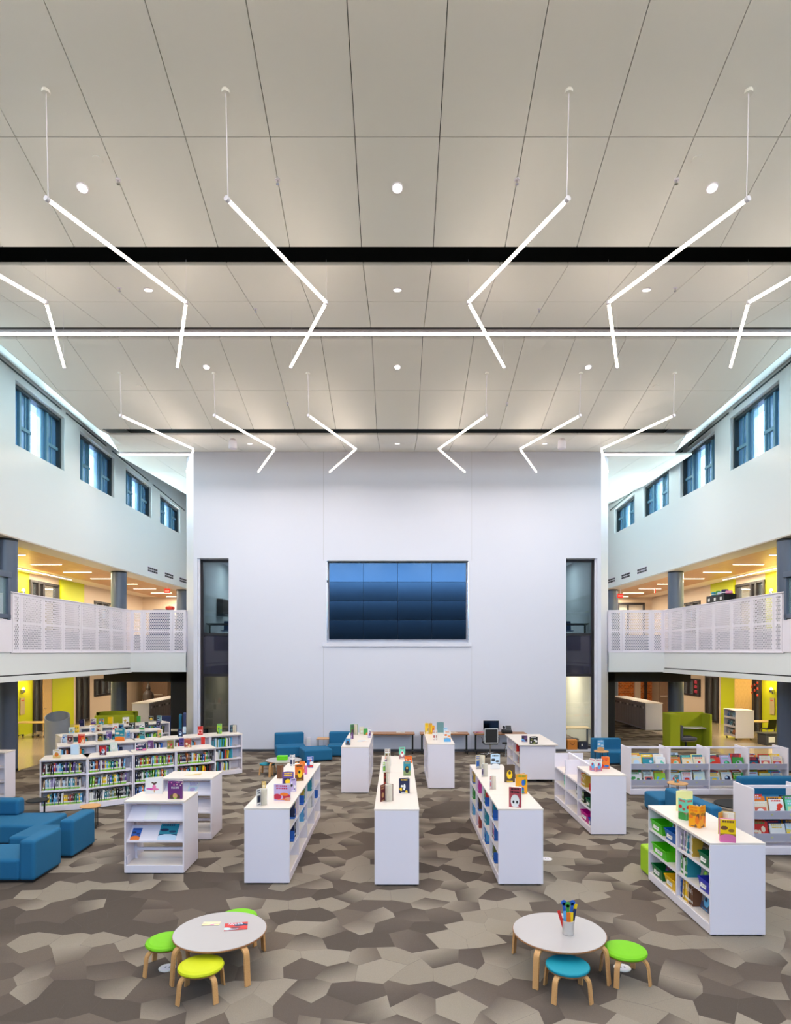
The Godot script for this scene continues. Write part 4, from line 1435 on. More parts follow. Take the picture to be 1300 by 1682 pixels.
func flat_book(called: String, label: String, at: Vector3, rot: Vector3, w: float, h: float, t: float, cv: String, cat := "book", group := "") -> MeshInstance3D:
	# lies or leans: width x, height y, cover towards +z
	var c := B.new()
	var pr := B.new()
	var pg := B.new()
	pr.uvr = slot(cv)
	c.box(Vector3(0, h / 2, t / 2 - 0.001), Vector3(w, h, 0.002))
	c.box(Vector3(0, h / 2, -t / 2 + 0.001), Vector3(w, h, 0.002))
	c.box(Vector3(-w / 2 + 0.001, h / 2, 0), Vector3(0.002, h, t))
	pg.box(Vector3(0.002, h / 2, 0), Vector3(w - 0.006, h - 0.006, t - 0.004))
	face(pr, Vector3(-w / 2, 0, 0), 0, w, h, t / 2 + 0.0006, 1)
	var o := mk(null, called, pr.mesh(pg.mesh(c.mesh())), [plain(cv.split(" ")[0]), M.pages, M.covers], at, rot)
	tag(o, label, cat, group)
	return o

func spine_mesh(t: float, h: float, e: float, band: bool) -> ArrayMesh:
	var key := "sp%.3f %.3f %.3f %s" % [t, h, e, band]
	if not cache.has(key):
		var c := B.new()
		var g := B.new()
		c.box(Vector3(-t / 2 + 0.001, h / 2, -e / 2), Vector3(0.002, h, e))
		c.box(Vector3(t / 2 - 0.001, h / 2, -e / 2), Vector3(0.002, h, e))
		c.box(Vector3(0, h / 2, -0.001), Vector3(t, h, 0.002))
		g.box(Vector3(0, h / 2, -e / 2), Vector3(t - 0.004, h - 0.008, e - 0.004))
		var m := g.mesh(c.mesh())
		var w := B.new()
		w.box(Vector3(0, 0.055, 0.0008), Vector3(t * 0.96, 0.03, 0.0012))
		w.box(Vector3(0, h * 0.72, 0.0008), Vector3(t * 0.4, h * 0.22, 0.001))
		m = w.mesh(m)
		if band:
			var k := B.new()
			k.box(Vector3(0, 0.02, 0.0008), Vector3(t * 0.98, 0.03, 0.0012))
			m = k.mesh(m)
		cache[key] = m
	return cache[key]

const ORD := ["first", "second", "third", "fourth", "fifth", "sixth", "seventh", "eighth", "ninth", "tenth", "eleventh", "twelfth", "thirteenth", "fourteenth", "fifteenth", "sixteenth", "seventeenth", "eighteenth", "nineteenth", "twentieth", "twenty-first", "twenty-second"]
const TIER := ["bottom", "middle", "top"]
const TIER_Y := [0.145, 0.485, 0.825]

# a run of spines. s: side of the case (1 or -1); from: local x where the run starts; way: 1 or -1 along local x
func spines(cs: Node3D, s: int, tier: int, from: float, way: int, n: int, inks: Array, band: bool, where: String, end: String, tall := 0.25):
	var x := from
	var hd: float = cs.get_meta("half")
	for i in n:
		var t: float = [0.024, 0.03, 0.036, 0.042][rng.randi() % 4]
		var h: float = tall + [0.0, -0.02, 0.015, -0.04][rng.randi() % 4]
		var ink: String = inks[rng.randi() % inks.size()]
		var lean := 0.0 if rng.randf() < 0.75 else 0.1 * way * -s
		x += way * t / 2
		var loc := Transform3D(Basis(Vector3.UP, 0.0 if s > 0 else PI) * Basis(Vector3.BACK, lean), Vector3(x, TIER_Y[tier], s * (hd - 0.035 - 0.015 * rng.randf())))
		x += way * (t / 2 + 0.0015 + (0.022 if lean != 0.0 else 0.0))
		var w := cs.transform * loc
		if n_shelf < 322:
			var o := mk(null, "shelf_book", spine_mesh(t, h, 0.19, band), [plain(ink), M.pages, M.tag_white] + ([M.tag_green] if band else []))
			o.transform = w
			tag(o, "%s book, %s from the %s, %s shelf, %s" % [ink, ORD[i], end, TIER[tier], where], "book", "books in the bookcases")
			n_shelf += 1
		else:
			stuff_at.append([w.scaled_local(Vector3(t / 0.03, h / 0.25, 1)), INK[ink]])

func stuff_books():
	var mm := MultiMesh.new()
	mm.transform_format = MultiMesh.TRANSFORM_3D
	mm.use_colors = true
	var b := B.new()
	b.box(Vector3(0, 0.125, -0.095), Vector3(0.03, 0.25, 0.19))
	var m := b.mesh()
	var sm := mat("far_books", Color.WHITE, 0.6)
	sm.vertex_color_use_as_albedo = true
	m.surface_set_material(0, sm)
	mm.mesh = m
	mm.instance_count = stuff_at.size()
	for i in stuff_at.size():
		mm.set_instance_transform(i, stuff_at[i][0])
		mm.set_instance_color(i, lin(stuff_at[i][1]))
	var o := MultiMeshInstance3D.new()
	o.name = "shelf_books"
	o.multimesh = mm
	o.material_override = sm
	add_child(o)
	o.set_meta("kind", "stuff")
	tag(o, "remaining spine-out books on the rear curved bookcase rows", "books")

# ---------------------------------------------------------------- bookcases
# local x runs along the case from its first end, z across it; y up
func bookcase(label: String, at: Vector3, yaw: float, nb: int, L: float, dp := 0.69, open_tops := 0, H := 1.18, center := true) -> Node3D:
	var o := thing("bookcase", label, "bookcase", at, yaw)
	o.set_meta("half", dp / 2)
	var len := nb * L
	var m: Material = M.white
	for x in [0.0125, len - 0.0125]:
		bx(o, "end_panel", Vector3(x, (H - 0.03) / 2 + 0.01, 0), Vector3(0.025, H - 0.05, dp), m, 0.003)
	for i in nb:
		var xa := i * L
		var xm := xa + L / 2
		if i > 0:
			bx(o, "divider", Vector3(xa, (H - 0.03) / 2 + 0.01, 0), Vector3(0.04, H - 0.05, dp - 0.01), m, 0.003)
		if center:
			bx(o, "back_panel", Vector3(xm, 0.64, 0), Vector3(L - 0.03, 1.0, 0.02), m, 0)
		else:
			bx(o, "back_bar", Vector3(xm, 0.3, 0), Vector3(L - 0.03, 0.05, 0.03), m, 0.003)
		if i < nb - open_tops:
			bx(o, "top", Vector3(xm, H - 0.015, 0), Vector3(L + (0.01 if nb == 1 else 0.0), 0.03, dp + 0.012), M.top, 0.004)
			bx(o, "top_edge", Vector3(xm, H - 0.037, 0), Vector3(L - 0.02, 0.014, dp - 0.012), m, 0)
		else:
			bx(o, "top_bar", Vector3(xm, H - 0.03, 0), Vector3(L, 0.04, 0.05), m, 0.003)
		for s in [-1, 1]:
			var zc: float = s * dp / 4.0
			for y in TIER_Y:
				if not center and y > 0.2:
					continue
				var sh := bx(o, "shelf", Vector3(xm, y - 0.01, zc), Vector3(L - 0.035, 0.02, dp / 2 - 0.03), M.top, 0.002)
				if y > 0.2:
					bx(sh, "shelf_lip", Vector3(0, -0.008, s * (dp / 4 - 0.02)), Vector3(L - 0.035, 0.036, 0.012), m, 0.002)
			bx(o, "kick_plate", Vector3(xm, 0.075, s * (dp / 2 - 0.012)), Vector3(L - 0.03, 0.12, 0.014), m, 0.003)
			bx(o, "foot", Vector3(xm, 0.012, s * (dp / 2 - 0.06)), Vector3(L - 0.05, 0.024, 0.06), M.black, 0)
	return o

func tops(key: String, phrase: String, top := 1.181):
	for t in TOPS[key]:
		standing_book("%s standing on %s" % [t[7], phrase], P(t[0], top, t[1]), deg_to_rad(t[4]), t[2], t[3], t[5], t[6], "books shown on " + phrase)

func bookend(cs: Node3D, s: int, tier: int, x: float, m: Material, label: String):
	var loc := Transform3D(Basis(), Vector3(x, TIER_Y[tier], s * (float(cs.get_meta("half")) - 0.08)))
	var o := thing("bookend", label, "bookend", (cs.transform * loc).origin, cs.rotation.y, "bookends on the shelves")
	bx(o, "foot", Vector3(0, 0.008, 0), Vector3(0.11, 0.016, 0.10), m, 0.004)
	bx(o, "upright", Vector3(0.05, 0.075, 0), Vector3(0.012, 0.15, 0.10), m, 0.004)

func tub(label: String, cs: Node3D, s: int, tier: int, x: float, ink: Color, w := 0.26, h := 0.15) -> Node3D:
	var loc := Vector3(x, TIER_Y[tier], s * (float(cs.get_meta("half")) - 0.16))
	var o := thing("book_tub", label, "tub", cs.transform * loc, cs.rotation.y + (0.0 if s > 0 else PI), "book tubs in the shelves")
	var m := mat("tub" + ink.to_html(), ink, 0.35)
	var b := B.new()
	var d := 0.29
	var lo := Vector2(w / 2 - 0.02, d / 2 - 0.02)
	var hi := Vector2(w / 2, d / 2)
	var bot := [Vector3(-lo.x, 0, lo.y), Vector3(lo.x, 0, lo.y), Vector3(lo.x, 0, -lo.y), Vector3(-lo.x, 0, -lo.y)]
	var rim := [Vector3(-hi.x, h, hi.y), Vector3(hi.x, h, hi.y), Vector3(hi.x, h * 1.1, -hi.y), Vector3(-hi.x, h * 1.1, -hi.y)]
	for i in 4:
		var j := (i + 1) % 4
		var mid: Vector3 = (bot[i] + bot[j]) * 0.5
		b.slab([bot[i], bot[j], rim[j], rim[i]], Vector3(-mid.x, 0, -mid.z).normalized() * 0.006)
		b.box((rim[i] + rim[j]) * 0.5, Vector3(absf(rim[i].x - rim[j].x) + 0.016, 0.012, absf(rim[i].z - rim[j].z) + 0.016))
	b.slab(bot, Vector3(0, 0.006, 0))
	mk(o, "body", b.mesh(), m)
	var card := bx(o, "label_card", Vector3(-0.02, h * 0.55, hi.y - 0.006), Vector3(w * 0.5, h * 0.5, 0.004), M.tag_white, 0, Vector3(-0.13, 0, 0))
	for k in 2:
		bx(card, "label_line", Vector3(0.02, h * (0.1 - 0.16 * k), 0.002), Vector3(w * 0.26, 0.008, 0.003), M.grey, 0)
	return o

const BRIGHT := ["red", "blue", "navy", "green", "white", "yellow", "orange", "violet", "teal", "black", "sky", "lime", "maroon", "ice", "grey", "brown"]
const PALE := ["white", "ice", "lilac", "grey", "teal", "cream", "tan", "navy"]
const DARK := ["black", "navy", "grey", "white", "black", "olive", "slate", "teal"]

func cases():
	var ang := PI / 2
	# three long cases in the middle, two behind them
	var a := bookcase("white bookcase beside the green-box table, open shelves with blue bookends", P(-2.018, 0, 9.79), ang, 4, 0.985, 0.70)
	tops("A", "the bookcase beside the green-box table")
	var an := ["first bay, green-box bookcase", "second bay, green-box bookcase", "third bay, green-box bookcase", "far bay, green-box bookcase"]
	var plan := [[0, 2, 3, ["red", "green", "navy"]], [0, 1, 4, ["navy", "blue", "black", "white"]], [1, 2, 4, ["gold", "olive", "brown", "green"]], [1, 1, 4, ["blue", "navy", "sky"]], [2, 2, 3, ["green", "teal", "brick"]], [2, 1, 3, ["grey", "black", "white"]]]
	for g in plan:
		spines(a, 1, g[1], (g[0] + 1) * 0.985 - 0.06, -1, g[2], g[3], false, an[g[0]], "far divider", 0.26)
	for g in [[0, 2, 0.74], [0, 1, 0.62], [1, 2, 1.70], [3, 1, 3.7]]:
		bookend(a, 1, g[1], g[2], plain("blue"), "blue bookend on the %s shelf, %s" % [TIER[g[1]], an[g[0]]])
	bookcase("white narrow bookcase standing alone in the central aisle", P(-0.009, 0, 9.72), ang, 5, 0.985, 0.68)
	tops("B", "the central narrow bookcase")
	var c := bookcase("white bookcase facing the wheeled cabinet, crowded open shelves", P(1.90, 0, 9.74), ang, 4, 0.955, 0.69)
	tops("C", "the bookcase facing the wheeled cabinet")
	var cn := ["aisle bay, case facing the wheeled cabinet", "second bay, case facing the wheeled cabinet", "third bay, case facing the wheeled cabinet", "far bay, case facing the wheeled cabinet"]
	for g in [[0, 2, 2, ["black", "slate", "teal"]], [0, 1, 4, ["purple", "blue", "lime", "brown", "magenta"]], [0, 0, 3, ["olive", "blue", "sky", "black"]], [1, 2, 3, ["green", "olive", "red"]], [1, 1, 4, ["teal", "blue", "navy", "sky"]], [1, 0, 3, ["blue", "navy", "sky"]], [2, 2, 3, ["magenta", "plum", "violet"]], [2, 1, 3, ["black", "maroon", "bark"]], [2, 0, 3, ["red", "brick", "pink"]], [3, 2, 3, ["gold", "navy", "yellow"]], [3, 1, 3, ["green", "lime"]], [3, 0, 3, ["teal", "navy", "sky", "slate"]]]:
		spines(c, -1, g[1], (g[0] + 1) * 0.955 - 0.05, -1, g[2] + 1, g[3], false, cn[g[0]], "far divider", 0.27)
	for g in [[0, 2, 0.70], [0, 0, 0.62], [1, 2, 1.66], [1, 0, 1.66], [2, 1, 2.66], [3, 2, 3.62]]:
		bookend(c, -1, g[1], g[2], plain("blue"), "blue bookend on the %s shelf, %s" % [TIER[g[1]], cn[g[0]]])
	bookcase("white bookcase beside the blue ottoman near the tall wall", P(-1.073, 0, 16.07), ang, 3, 0.95, 0.70)
	tops("D", "the bookcase beside the blue ottoman")
	var sh := flat_book("paper_sheet", "printed paper sheet lying on the bookcase beside the blue ottoman", P(-0.9, 1.183, 17.0), Vector3(-PI / 2, 0.3, 0), 0.3, 0.2, 0.003, "white orange sky 3", "paper")
	var e5 := bookcase("white bookcase beside the computer desk", P(1.151, 0, 16.6), ang, 3, 0.8, 0.70)
	for g in [[0, 2, 2, ["gold", "lime"]], [0, 1, 3, ["violet", "navy"]], [1, 2, 3, ["yellow", "white"]], [1, 1, 2, ["blue"]]]:
		spines(e5, -1, g[1], g[0] * 0.8 + 0.76, -1, g[2], g[3], false, "%s bay, computer-desk case" % ["first", "second"][g[0]], "far divider")
	tops("E", "the bookcase beside the computer desk")
	# wheeled cabinet
	var f := thing("wheeled_cabinet", "wide white cabinet on castors with open side shelves, beside the office chair", "cabinet", P(3.86, 0, 17.4))
	f.set_meta("half", 0.45)
	bx(f, "top", Vector3(0, 1.035, -1.02), Vector3(1.08, 0.03, 2.2), M.top, 0.004)
	bx(f, "end_panel", Vector3(0.0, 0.55, 0.0), Vector3(0.98, 0.94, 0.03), M.white)
	bx(f, "end_panel", Vector3(0.0, 0.55, -2.02), Vector3(0.98, 0.94, 0.03), M.white)
	bx(f, "side_panel", Vector3(0.475, 0.55, -1.01), Vector3(0.03, 0.94, 2.0), M.white)
	bx(f, "back_panel", Vector3(-0.1, 0.55, -1.01), Vector3(0.02, 0.94, 2.0), M.white)
	bx(f, "divider", Vector3(-0.3, 0.55, -1.01), Vector3(0.4, 0.94, 0.03), M.white)
	for y in [0.10, 0.40, 0.70]:
		bx(f, "shelf", Vector3(-0.29, y, -1.01), Vector3(0.38, 0.025, 1.98), M.top)
	for x in [-0.4, 0.4]:
		for z in [-0.1, -1.92]:
			cy(f, "castor", Vector3(x - 0.015, 0.04, z), Vector3(x + 0.015, 0.04, z), 0.04, M.rubber, 14)
	tops("F", "the wheeled cabinet", 1.051)
	var k := 0
	for g in [[0.35, 0.712, "yellow"], [0.43, 0.712, "blue"], [0.9, 0.712, "red"], [0.25, 0.412, "grey"], [0.55, 0.412, "white"], [0.62, 0.412, "red"], [0.7, 0.412, "navy"]]:
		var o := mk(null, "shelf_book", spine_mesh(0.042, 0.24, 0.19, false), [plain(g[2]), M.pages, M.tag_white], P(3.86 - 0.42, g[1], 17.4 + g[0]), Vector3(0, -PI / 2, 0))
		tag(o, "%s book on the %s open shelf of the wheeled cabinet, %s" % [g[2], "upper" if g[1] > 0.6 else "lower", ["closest to the castor corner", "beside the yellow one", "standing alone", "at the end panel", "third along", "beside the white one", "past the red one"][k]], "book", "books in the bookcases")
		k += 1
	# case beside the picture bins
	var gcs := bookcase("white bookcase beside the picture bins, two of its bays without a top", P(4.14, 0, 12.4), ang, 3, 0.96, 0.69, 2)
	tops("G", "the bookcase beside the picture bins")
	for q in [[2, 7, ["red", "maroon", "white", "orange", "gold"]], [1, 5, ["black", "lime", "grey", "white"]]]:
		spines(gcs, -1, q[0], 0.80, -1, q[1], q[2], false, "covered bay, case by the picture bins", "far divider")
	bookend(gcs, -1, 2, 0.16, plain("red"), "red bookend on the top shelf of the case beside the picture bins")
	tub("dark green book tub in the case beside the picture bins", gcs, -1, 1, 0.24, Color8(0, 96, 60), 0.32, 0.15)
	tub("magenta book tub at the bottom of the case beside the picture bins", gcs, -1, 0, 0.5, Color8(206, 0, 140), 0.5, 0.17)
	tub("small blue book tub beside the magenta one", gcs, -1, 0, 0.14, Color8(40, 60, 170), 0.16, 0.14)
	for q in [[1.2, 0.83, "white violet pink 3", "violet and white"], [2.25, 0.83, "blue orange white 3", "blue and orange"], [1.3, 0.49, "grey black white 3", "grey and black"], [2.3, 0.49, "mint teal red 3", "mint and teal"]]:
		var bay: String = "first" if q[0] < 2 else "second"
		standing_book("%s book face out on the %s shelf, %s topless bay" % [q[3], "upper" if q[1] > 0.7 else "lower", bay], P(4.14 - 0.2, q[1], 12.4 + q[0]), -1.2, 0.2, 0.24, 1, q[2], "face-out books in the topless bays")
	# case with coloured tubs
	var h := bookcase("white bookcase with coloured tubs, closest to the crayon table", P(4.304, 0, 8.0), ang, 2, 0.985, 0.70)
	tops("H", "the bookcase with coloured tubs")
	for q in [[2, 9, ["lilac", "grey", "gold", "teal", "grey", "white", "lilac"]], [1, 6, ["lilac", "green", "bark", "teal", "white"]], [0, 9, ["tan", "brown", "gold", "blue", "yellow", "bark", "sky"]]]:
		spines(h, -1, q[0], 0.93, -1, q[1], q[2], false, "bay with spines in the tub bookcase", "divider", 0.27)
	tub("dark green tub on the top shelf beside the spines, tub bookcase", h, -1, 2, 0.20, Color8(0, 104, 64), 0.28, 0.15)
	tub("royal blue tub on the middle shelf beside the spines, tub bookcase", h, -1, 1, 0.20, Color8(40, 50, 180), 0.30, 0.15)
	tub("bright green tub on the top shelf, far end of the tub bookcase", h, -1, 2, 1.70, Color8(70, 190, 20), 0.40, 0.15)
	tub("mid blue tub beside the bright green one, top shelf", h, -1, 2, 1.22, Color8(10, 96, 180), 0.36, 0.15)
	tub("bright green tub on the middle shelf, far end of the tub bookcase", h, -1, 1, 1.60, Color8(80, 200, 10), 0.52, 0.14)
	tub("dark green tub on the bottom shelf, far end of the tub bookcase", h, -1, 0, 1.68, Color8(0, 110, 50), 0.38, 0.15)
	tub("yellow tub on the bottom shelf beside the dark green one", h, -1, 0, 1.22, Color8(240, 190, 0), 0.36, 0.15)
	for q in [[0.45, 0, "grey sky navy 2", "grey book with a blue bird, face out on the bottom shelf", 0.26], [0.47, 1, "grey green lime 2", "grey book with a green plant, face out on the middle shelf", 0.24], [0.50, 2, "bark black grey 1", "dark book face out on the top shelf beside the dark green tub", 0.2],
			[1.38, 2, "sky navy brown 6", "blue book leaning in the mid blue tub, top shelf", 0.2], [1.62, 0, "navy brick violet 3", "navy book leaning in the dark green bottom tub", 0.2], [1.24, 0, "white red orange 3", "white and red book leaning in the yellow tub", 0.18], [1.12, 1, "amber white brown 2", "amber book face out on the middle shelf beside the divider", 0.16], [0.14, 1, "mist sky white 1", "pale book leaning in the royal blue tub", 0.18]]:
		var y: float = TIER_Y[q[1]] + (0.0 if q[0] < 0.6 and q[0] > 0.2 or q[0] == 1.12 else 0.02)
		flat_book("face_out_book", q[3], h.transform * Vector3(q[0], y, -0.2), Vector3(-0.2, h.rotation.y + PI, 0), q[4], 0.26, 0.012, q[2], "book", "face-out books in the tub bookcase")
	# two display shelves with sloping trays
	for q in [[-3.935, 10.24, "display shelf with sloping trays, the dancing-figure book on its top", true], [-4.03, 12.08, "display shelf with sloping trays, a flat paper on its top", false]]:
		var o := bookcase("white " + q[2], P(q[0] - 0.485, 0, q[1] + 0.36), 0, 1, 0.97, 0.72, 0, 1.18, false)
		for y in [0.52, 0.86]:
			for s in [-1, 1]:
				bx(o, "tray", Vector3(0.485, y + 0.09, s * 0.21), Vector3(0.915, 0.31, 0.012), M.white, 0.002, Vector3(-s * 0.85, 0, 0))
				bx(o, "tray_lip", Vector3(0.485, y - 0.004, s * 0.335), Vector3(0.915, 0.03, 0.012), M.white, 0.002)
		for x in [0.05, 0.92]:
			bx(o, "upright", Vector3(x, 0.6, 0), Vector3(0.04, 1.06, 0.04), M.white, 0.003)
		bx(o, "tray_side", Vector3(0.045, 0.22, 0.3), Vector3(0.012, 0.14, 0.10), M.white)
	tops("I", "the dancing-figure display shelf")
	text_on("SULWE", Vector3(-3.9, 1.355, 10.79), 0.0, 0.03)
	for q in [[-4.02, 0.868, 10.295, "white lilac white 0", 0.21, 0.27, "white sheet leaning on the upper sloping tray"], [-4.28, 0.528, 10.295, "blue orange navy 6", 0.15, 0.22, "small blue book leaning on the lower sloping tray"], [-3.76, 0.528, 10.295, "teal ice navy 6", 0.30, 0.30, "wide teal book on the lower sloping tray"]]:
		flat_book("tray_book", q[6] + " of the dancing-figure display shelf", P(q[0], q[1], q[2]), Vector3(-0.80, 0, 0), q[4], q[5], 0.012, q[3], "book", "books on the sloping trays")
	flat_book("paper_sheet", "cream paper lying on the display shelf without books", P(-4.0, 1.183, 12.35), Vector3(-PI / 2, 0.1, 0), 0.3, 0.21, 0.004, "cream gold white 3", "paper")
	flat_book("tray_book", "white sheet leaning on the upper tray of the paper-topped display shelf", P(-3.95, 0.868, 12.135), Vector3(-0.80, 0, 0), 0.22, 0.27, 0.006, "white lilac ice 1", "paper", "books on the sloping trays")
	# end of a case at the picture's edge, beside the blue sofa group
	bookcase("white bookcase end just showing beside the slate column", P(-10.42, 0, 15.4), 0, 1, 1.0, 0.42)
	curved_rows()

func text_on(s: String, at: Vector3, yaw: float, sz: float):
	var tm := TextMesh.new()
	tm.text = s
	tm.font = font()
	tm.font_size = 16
	tm.pixel_size = sz / 12.0
	tm.depth = 0.002
	var host: Node = null
	for o in get_children():
		if str(o.get_meta("label", "")).begins_with("purple book with white lettering"):
			host = o
	if host:
		mk(host, "lettering", tm, M.tag_white, Vector3(0, 0.18, 0.005))

func curved_rows():
	var rows := [
		[[-7.97, 14.1], [-7.06, 14.42], [-6.25, 15.0], [-5.40, 15.46], [-4.57, 15.95]],
		[[-8.66, 16.13], [-7.86, 16.6], [-7.03, 17.04], [-6.21, 17.6], [-5.36, 18.16], [-4.56, 18.64]],
		[[-9.55, 17.98], [-8.83, 18.6], [-8.0, 19.14], [-7.27, 19.6]],
		[[-10.0, 19.97], [-9.2, 20.5], [-8.45, 21.1], [-7.8, 21.7]]]
	var rn := ["front curved row", "second curved row", "third curved row", "rearmost curved row"]
	var bn := ["outermost bay", "second bay", "third bay", "fourth bay", "last bay"]
	var late := []
	for r in 4:
		for i in rows[r].size() - 1:
			var p: Array = rows[r][i]
			var q: Array = rows[r][i + 1]
			var dx: float = q[0] - p[0]
			var dz: float = q[1] - p[1]
			var L := sqrt(dx * dx + dz * dz)
			var yaw := atan2(dz, dx)
			var nx := -dz / L
			var nz := dx / L                    # into the case, away from the camera
			var o := bookcase("white bookcase bay, %s of the %s" % [bn[i], rn[r]], P(p[0] + nx * 0.33, 0, p[1] + nz * 0.33), yaw, 1, L - 0.006, 0.66)
			var wh := "%s, %s" % [bn[i], rn[r]]
			for tier in 3:
				late.append([o, tier, L, wh, r, i])
	late.sort_custom(func(x, y): return x[4] * 100 + (50 - x[5] * 10 if x[4] == 1 else x[5] * 10) < y[4] * 100 + (50 - y[5] * 10 if y[4] == 1 else y[5] * 10))
	for g in late:
		var pal: Array = BRIGHT
		if g[4] == 0 and g[5] == 0 and g[1] == 1:
			pal = PALE
		if g[4] == 0 and g[5] == 1 and g[1] == 0:
			pal = DARK
		if g[4] > 0 or g[5] == 3:
			pal = BRIGHT + DARK
		spines(g[0], 1, g[1], 0.05, 1, 20 if g[4] == 0 else 15, pal, g[4] == 0, g[3], "outer end", 0.24)
		if g[4] == 0 or (g[4] == 1 and g[5] == 4):
			bookend(g[0], 1, g[1], g[2] - 0.11, M.white, "white bookend on the %s shelf, %s" % [TIER[g[1]], g[3]])
		if g[4] > 1:                            # backs of the rows show through as well
			spines(g[0], -1, g[1], 0.06, 1, 12, DARK, false, g[3], "outer end, rear side")
	for g in [["R1", "the front curved row"], ["R2", "the second curved row"], ["R3", "the third curved row"], ["R4", "the rearmost curved row"]]:
		tops(g[0], g[1])
	stuff_books()

# ---------------------------------------------------------------- picture book racks
func rack(label: String, short: String, x0: float, d0: float, nb: int, L: float):
	var o := thing("picture_rack", label, "book rack", P(x0, 0, d0))
	for i in nb + 1:
		var b := B.new()
		b.box(Vector3(i * L, 0.60, -0.33), Vector3(0.03, 1.16, 0.66), 0.003)
		mk(o, "side_panel", b.mesh(), M.white)
		bx(o, "post", Vector3(i * L + 0.03, 0.62, -0.33), Vector3(0.03, 1.1, 0.05), M.white, 0.003)
		bx(o, "foot", Vector3(i * L, 0.012, -0.33), Vector3(0.02, 0.024, 0.6), M.black, 0)
	for i in nb:
		var xm := i * L + L / 2
		bx(o, "top_rail", Vector3(xm, 1.15, -0.33), Vector3(L - 0.03, 0.05, 0.04), M.white, 0.003)
		for y in [0.70, 0.30]:
			bx(o, "tray_front", Vector3(xm, y + 0.015, -0.025), Vector3(L - 0.035, 0.15, 0.012), M.lip, 0.003, Vector3(0.12, 0, 0))
			bx(o, "tray_floor", Vector3(xm, y - 0.055, -0.17), Vector3(L - 0.035, 0.012, 0.29), M.lip, 0)
			bx(o, "tray_back", Vector3(xm, y + 0.06, -0.31), Vector3(L - 0.035, 0.24, 0.012), M.lip, 0)
			for k in 2:
				bx(o, "sticker", Vector3(xm - 0.16 + 0.34 * k, y + 0.02, -0.013), Vector3(0.04, 0.03, 0.004), mat("sticker", Color8(206, 206, 150)), 0, Vector3(0.12, 0, 0))
		bx(o, "base_shelf", Vector3(xm, 0.15, -0.33), Vector3(L - 0.035, 0.02, 0.62), M.white, 0)
		bx(o, "kick_plate", Vector3(xm, 0.08, -0.012), Vector3(L - 0.03, 0.13, 0.014), M.white, 0.003)
		for t in 2:
			for row in 3:
				for c in 3:
					if row == 2 and c == 1:
						continue
					var cols: Array = ["red", "white", "sky", "yellow", "green", "ice", "orange", "lilac", "mint", "navy", "cream", "pale", "amber", "scarlet", "teal", "lime"]
					var b0: String = cols[rng.randi() % cols.size()] if row != 0 or rng.randf() < 0.5 else ["white", "ice", "cream", "mist"][rng.randi() % 4]
					var b1: String = cols[rng.randi() % cols.size()]
					var b2: String = cols[rng.randi() % cols.size()]
					var kk := 1 + (rng.randi() % 4)
					var w := 0.25 + 0.04 * rng.randf()
					var hh := (0.29 + 0.05 * rng.randf()) * (0.93 if row == 0 else 1.0)
					var y: float = [0.70, 0.30][t] - 0.035
					var lb := "%s %s picture book, %s file, %s place, %s tray, %s bay, %s" % [b0, ["and " + b1, "titled", "illustrated", "spotted"][kk - 1] if kk > 1 or b0 != b1 else "plain", ["front", "middle", "rear"][row], ORD[c], ["upper", "lower"][t], ORD[i], short]
					flat_book("picture_book", lb, P(x0 + i * L + 0.175 + c * 0.30 + 0.02 * rng.randf(), y + 0.012 * row, d0 + 0.085 + row * 0.075), Vector3(-0.28, 0, 0), w, hh, 0.018, "%s %s %s %d" % [b0, b1, b2, kk], "book", "picture books in the " + short)

# ---------------------------------------------------------------- soft seats, tables, stools
func block(parent: Node, called: String, x0: float, x1: float, y0: float, y1: float, z0: float, z1: float, m: Material, r := 0.06, puff := 0.0):
	var key := "rb%.2f %.2f %.2f %.2f %.2f" % [x1 - x0, y1 - y0, z1 - z0, r, puff]
	if not cache.has(key):
		var b := B.new()
		b.rbox(Vector3(), Vector3(x1 - x0, y1 - y0, z1 - z0), r, 4, puff)
		cache[key] = b.mesh()
	return mk(parent, called, cache[key], m, Vector3((x0 + x1) / 2, (y0 + y1) / 2, (z0 + z1) / 2))

# a seat module: w wide (local x), dp deep (z), backrest on side "b" (one of l r k or none)
func seat(label: String, at: Vector3, yaw: float, w: float, dp: float, back: String, sh := 0.37, bh := 0.66, cat := "sofa module"):
	var o := thing("sofa_module" if back else "ottoman", label, cat if back else "ottoman", at, yaw)
	var x0 := -w / 2
	var x1 := w / 2
	var z0 := -dp / 2
	var z1 := dp / 2
	var t := 0.25
	if back == "r":
		block(o, "backrest", x1 - t, x1, 0.03, bh, z0, z1, M.sofa, 0.055)
		x1 -= t - 0.02
	elif back == "l":
		block(o, "backrest", x0, x0 + t, 0.03, bh, z0, z1, M.sofa, 0.055)
		x0 += t - 0.02
	elif back == "k":
		block(o, "backrest", x0, x1, 0.03, bh, z0, z0 + t, M.sofa, 0.055)
		z0 += t - 0.02
	block(o, "seat", x0, x1, 0.03, sh, z0, z1, M.sofa, 0.055, 0.015)
	bx(o, "plinth", Vector3(0, 0.02, 0), Vector3(w - 0.08, 0.04, dp - 0.08), M.black, 0)
	return o

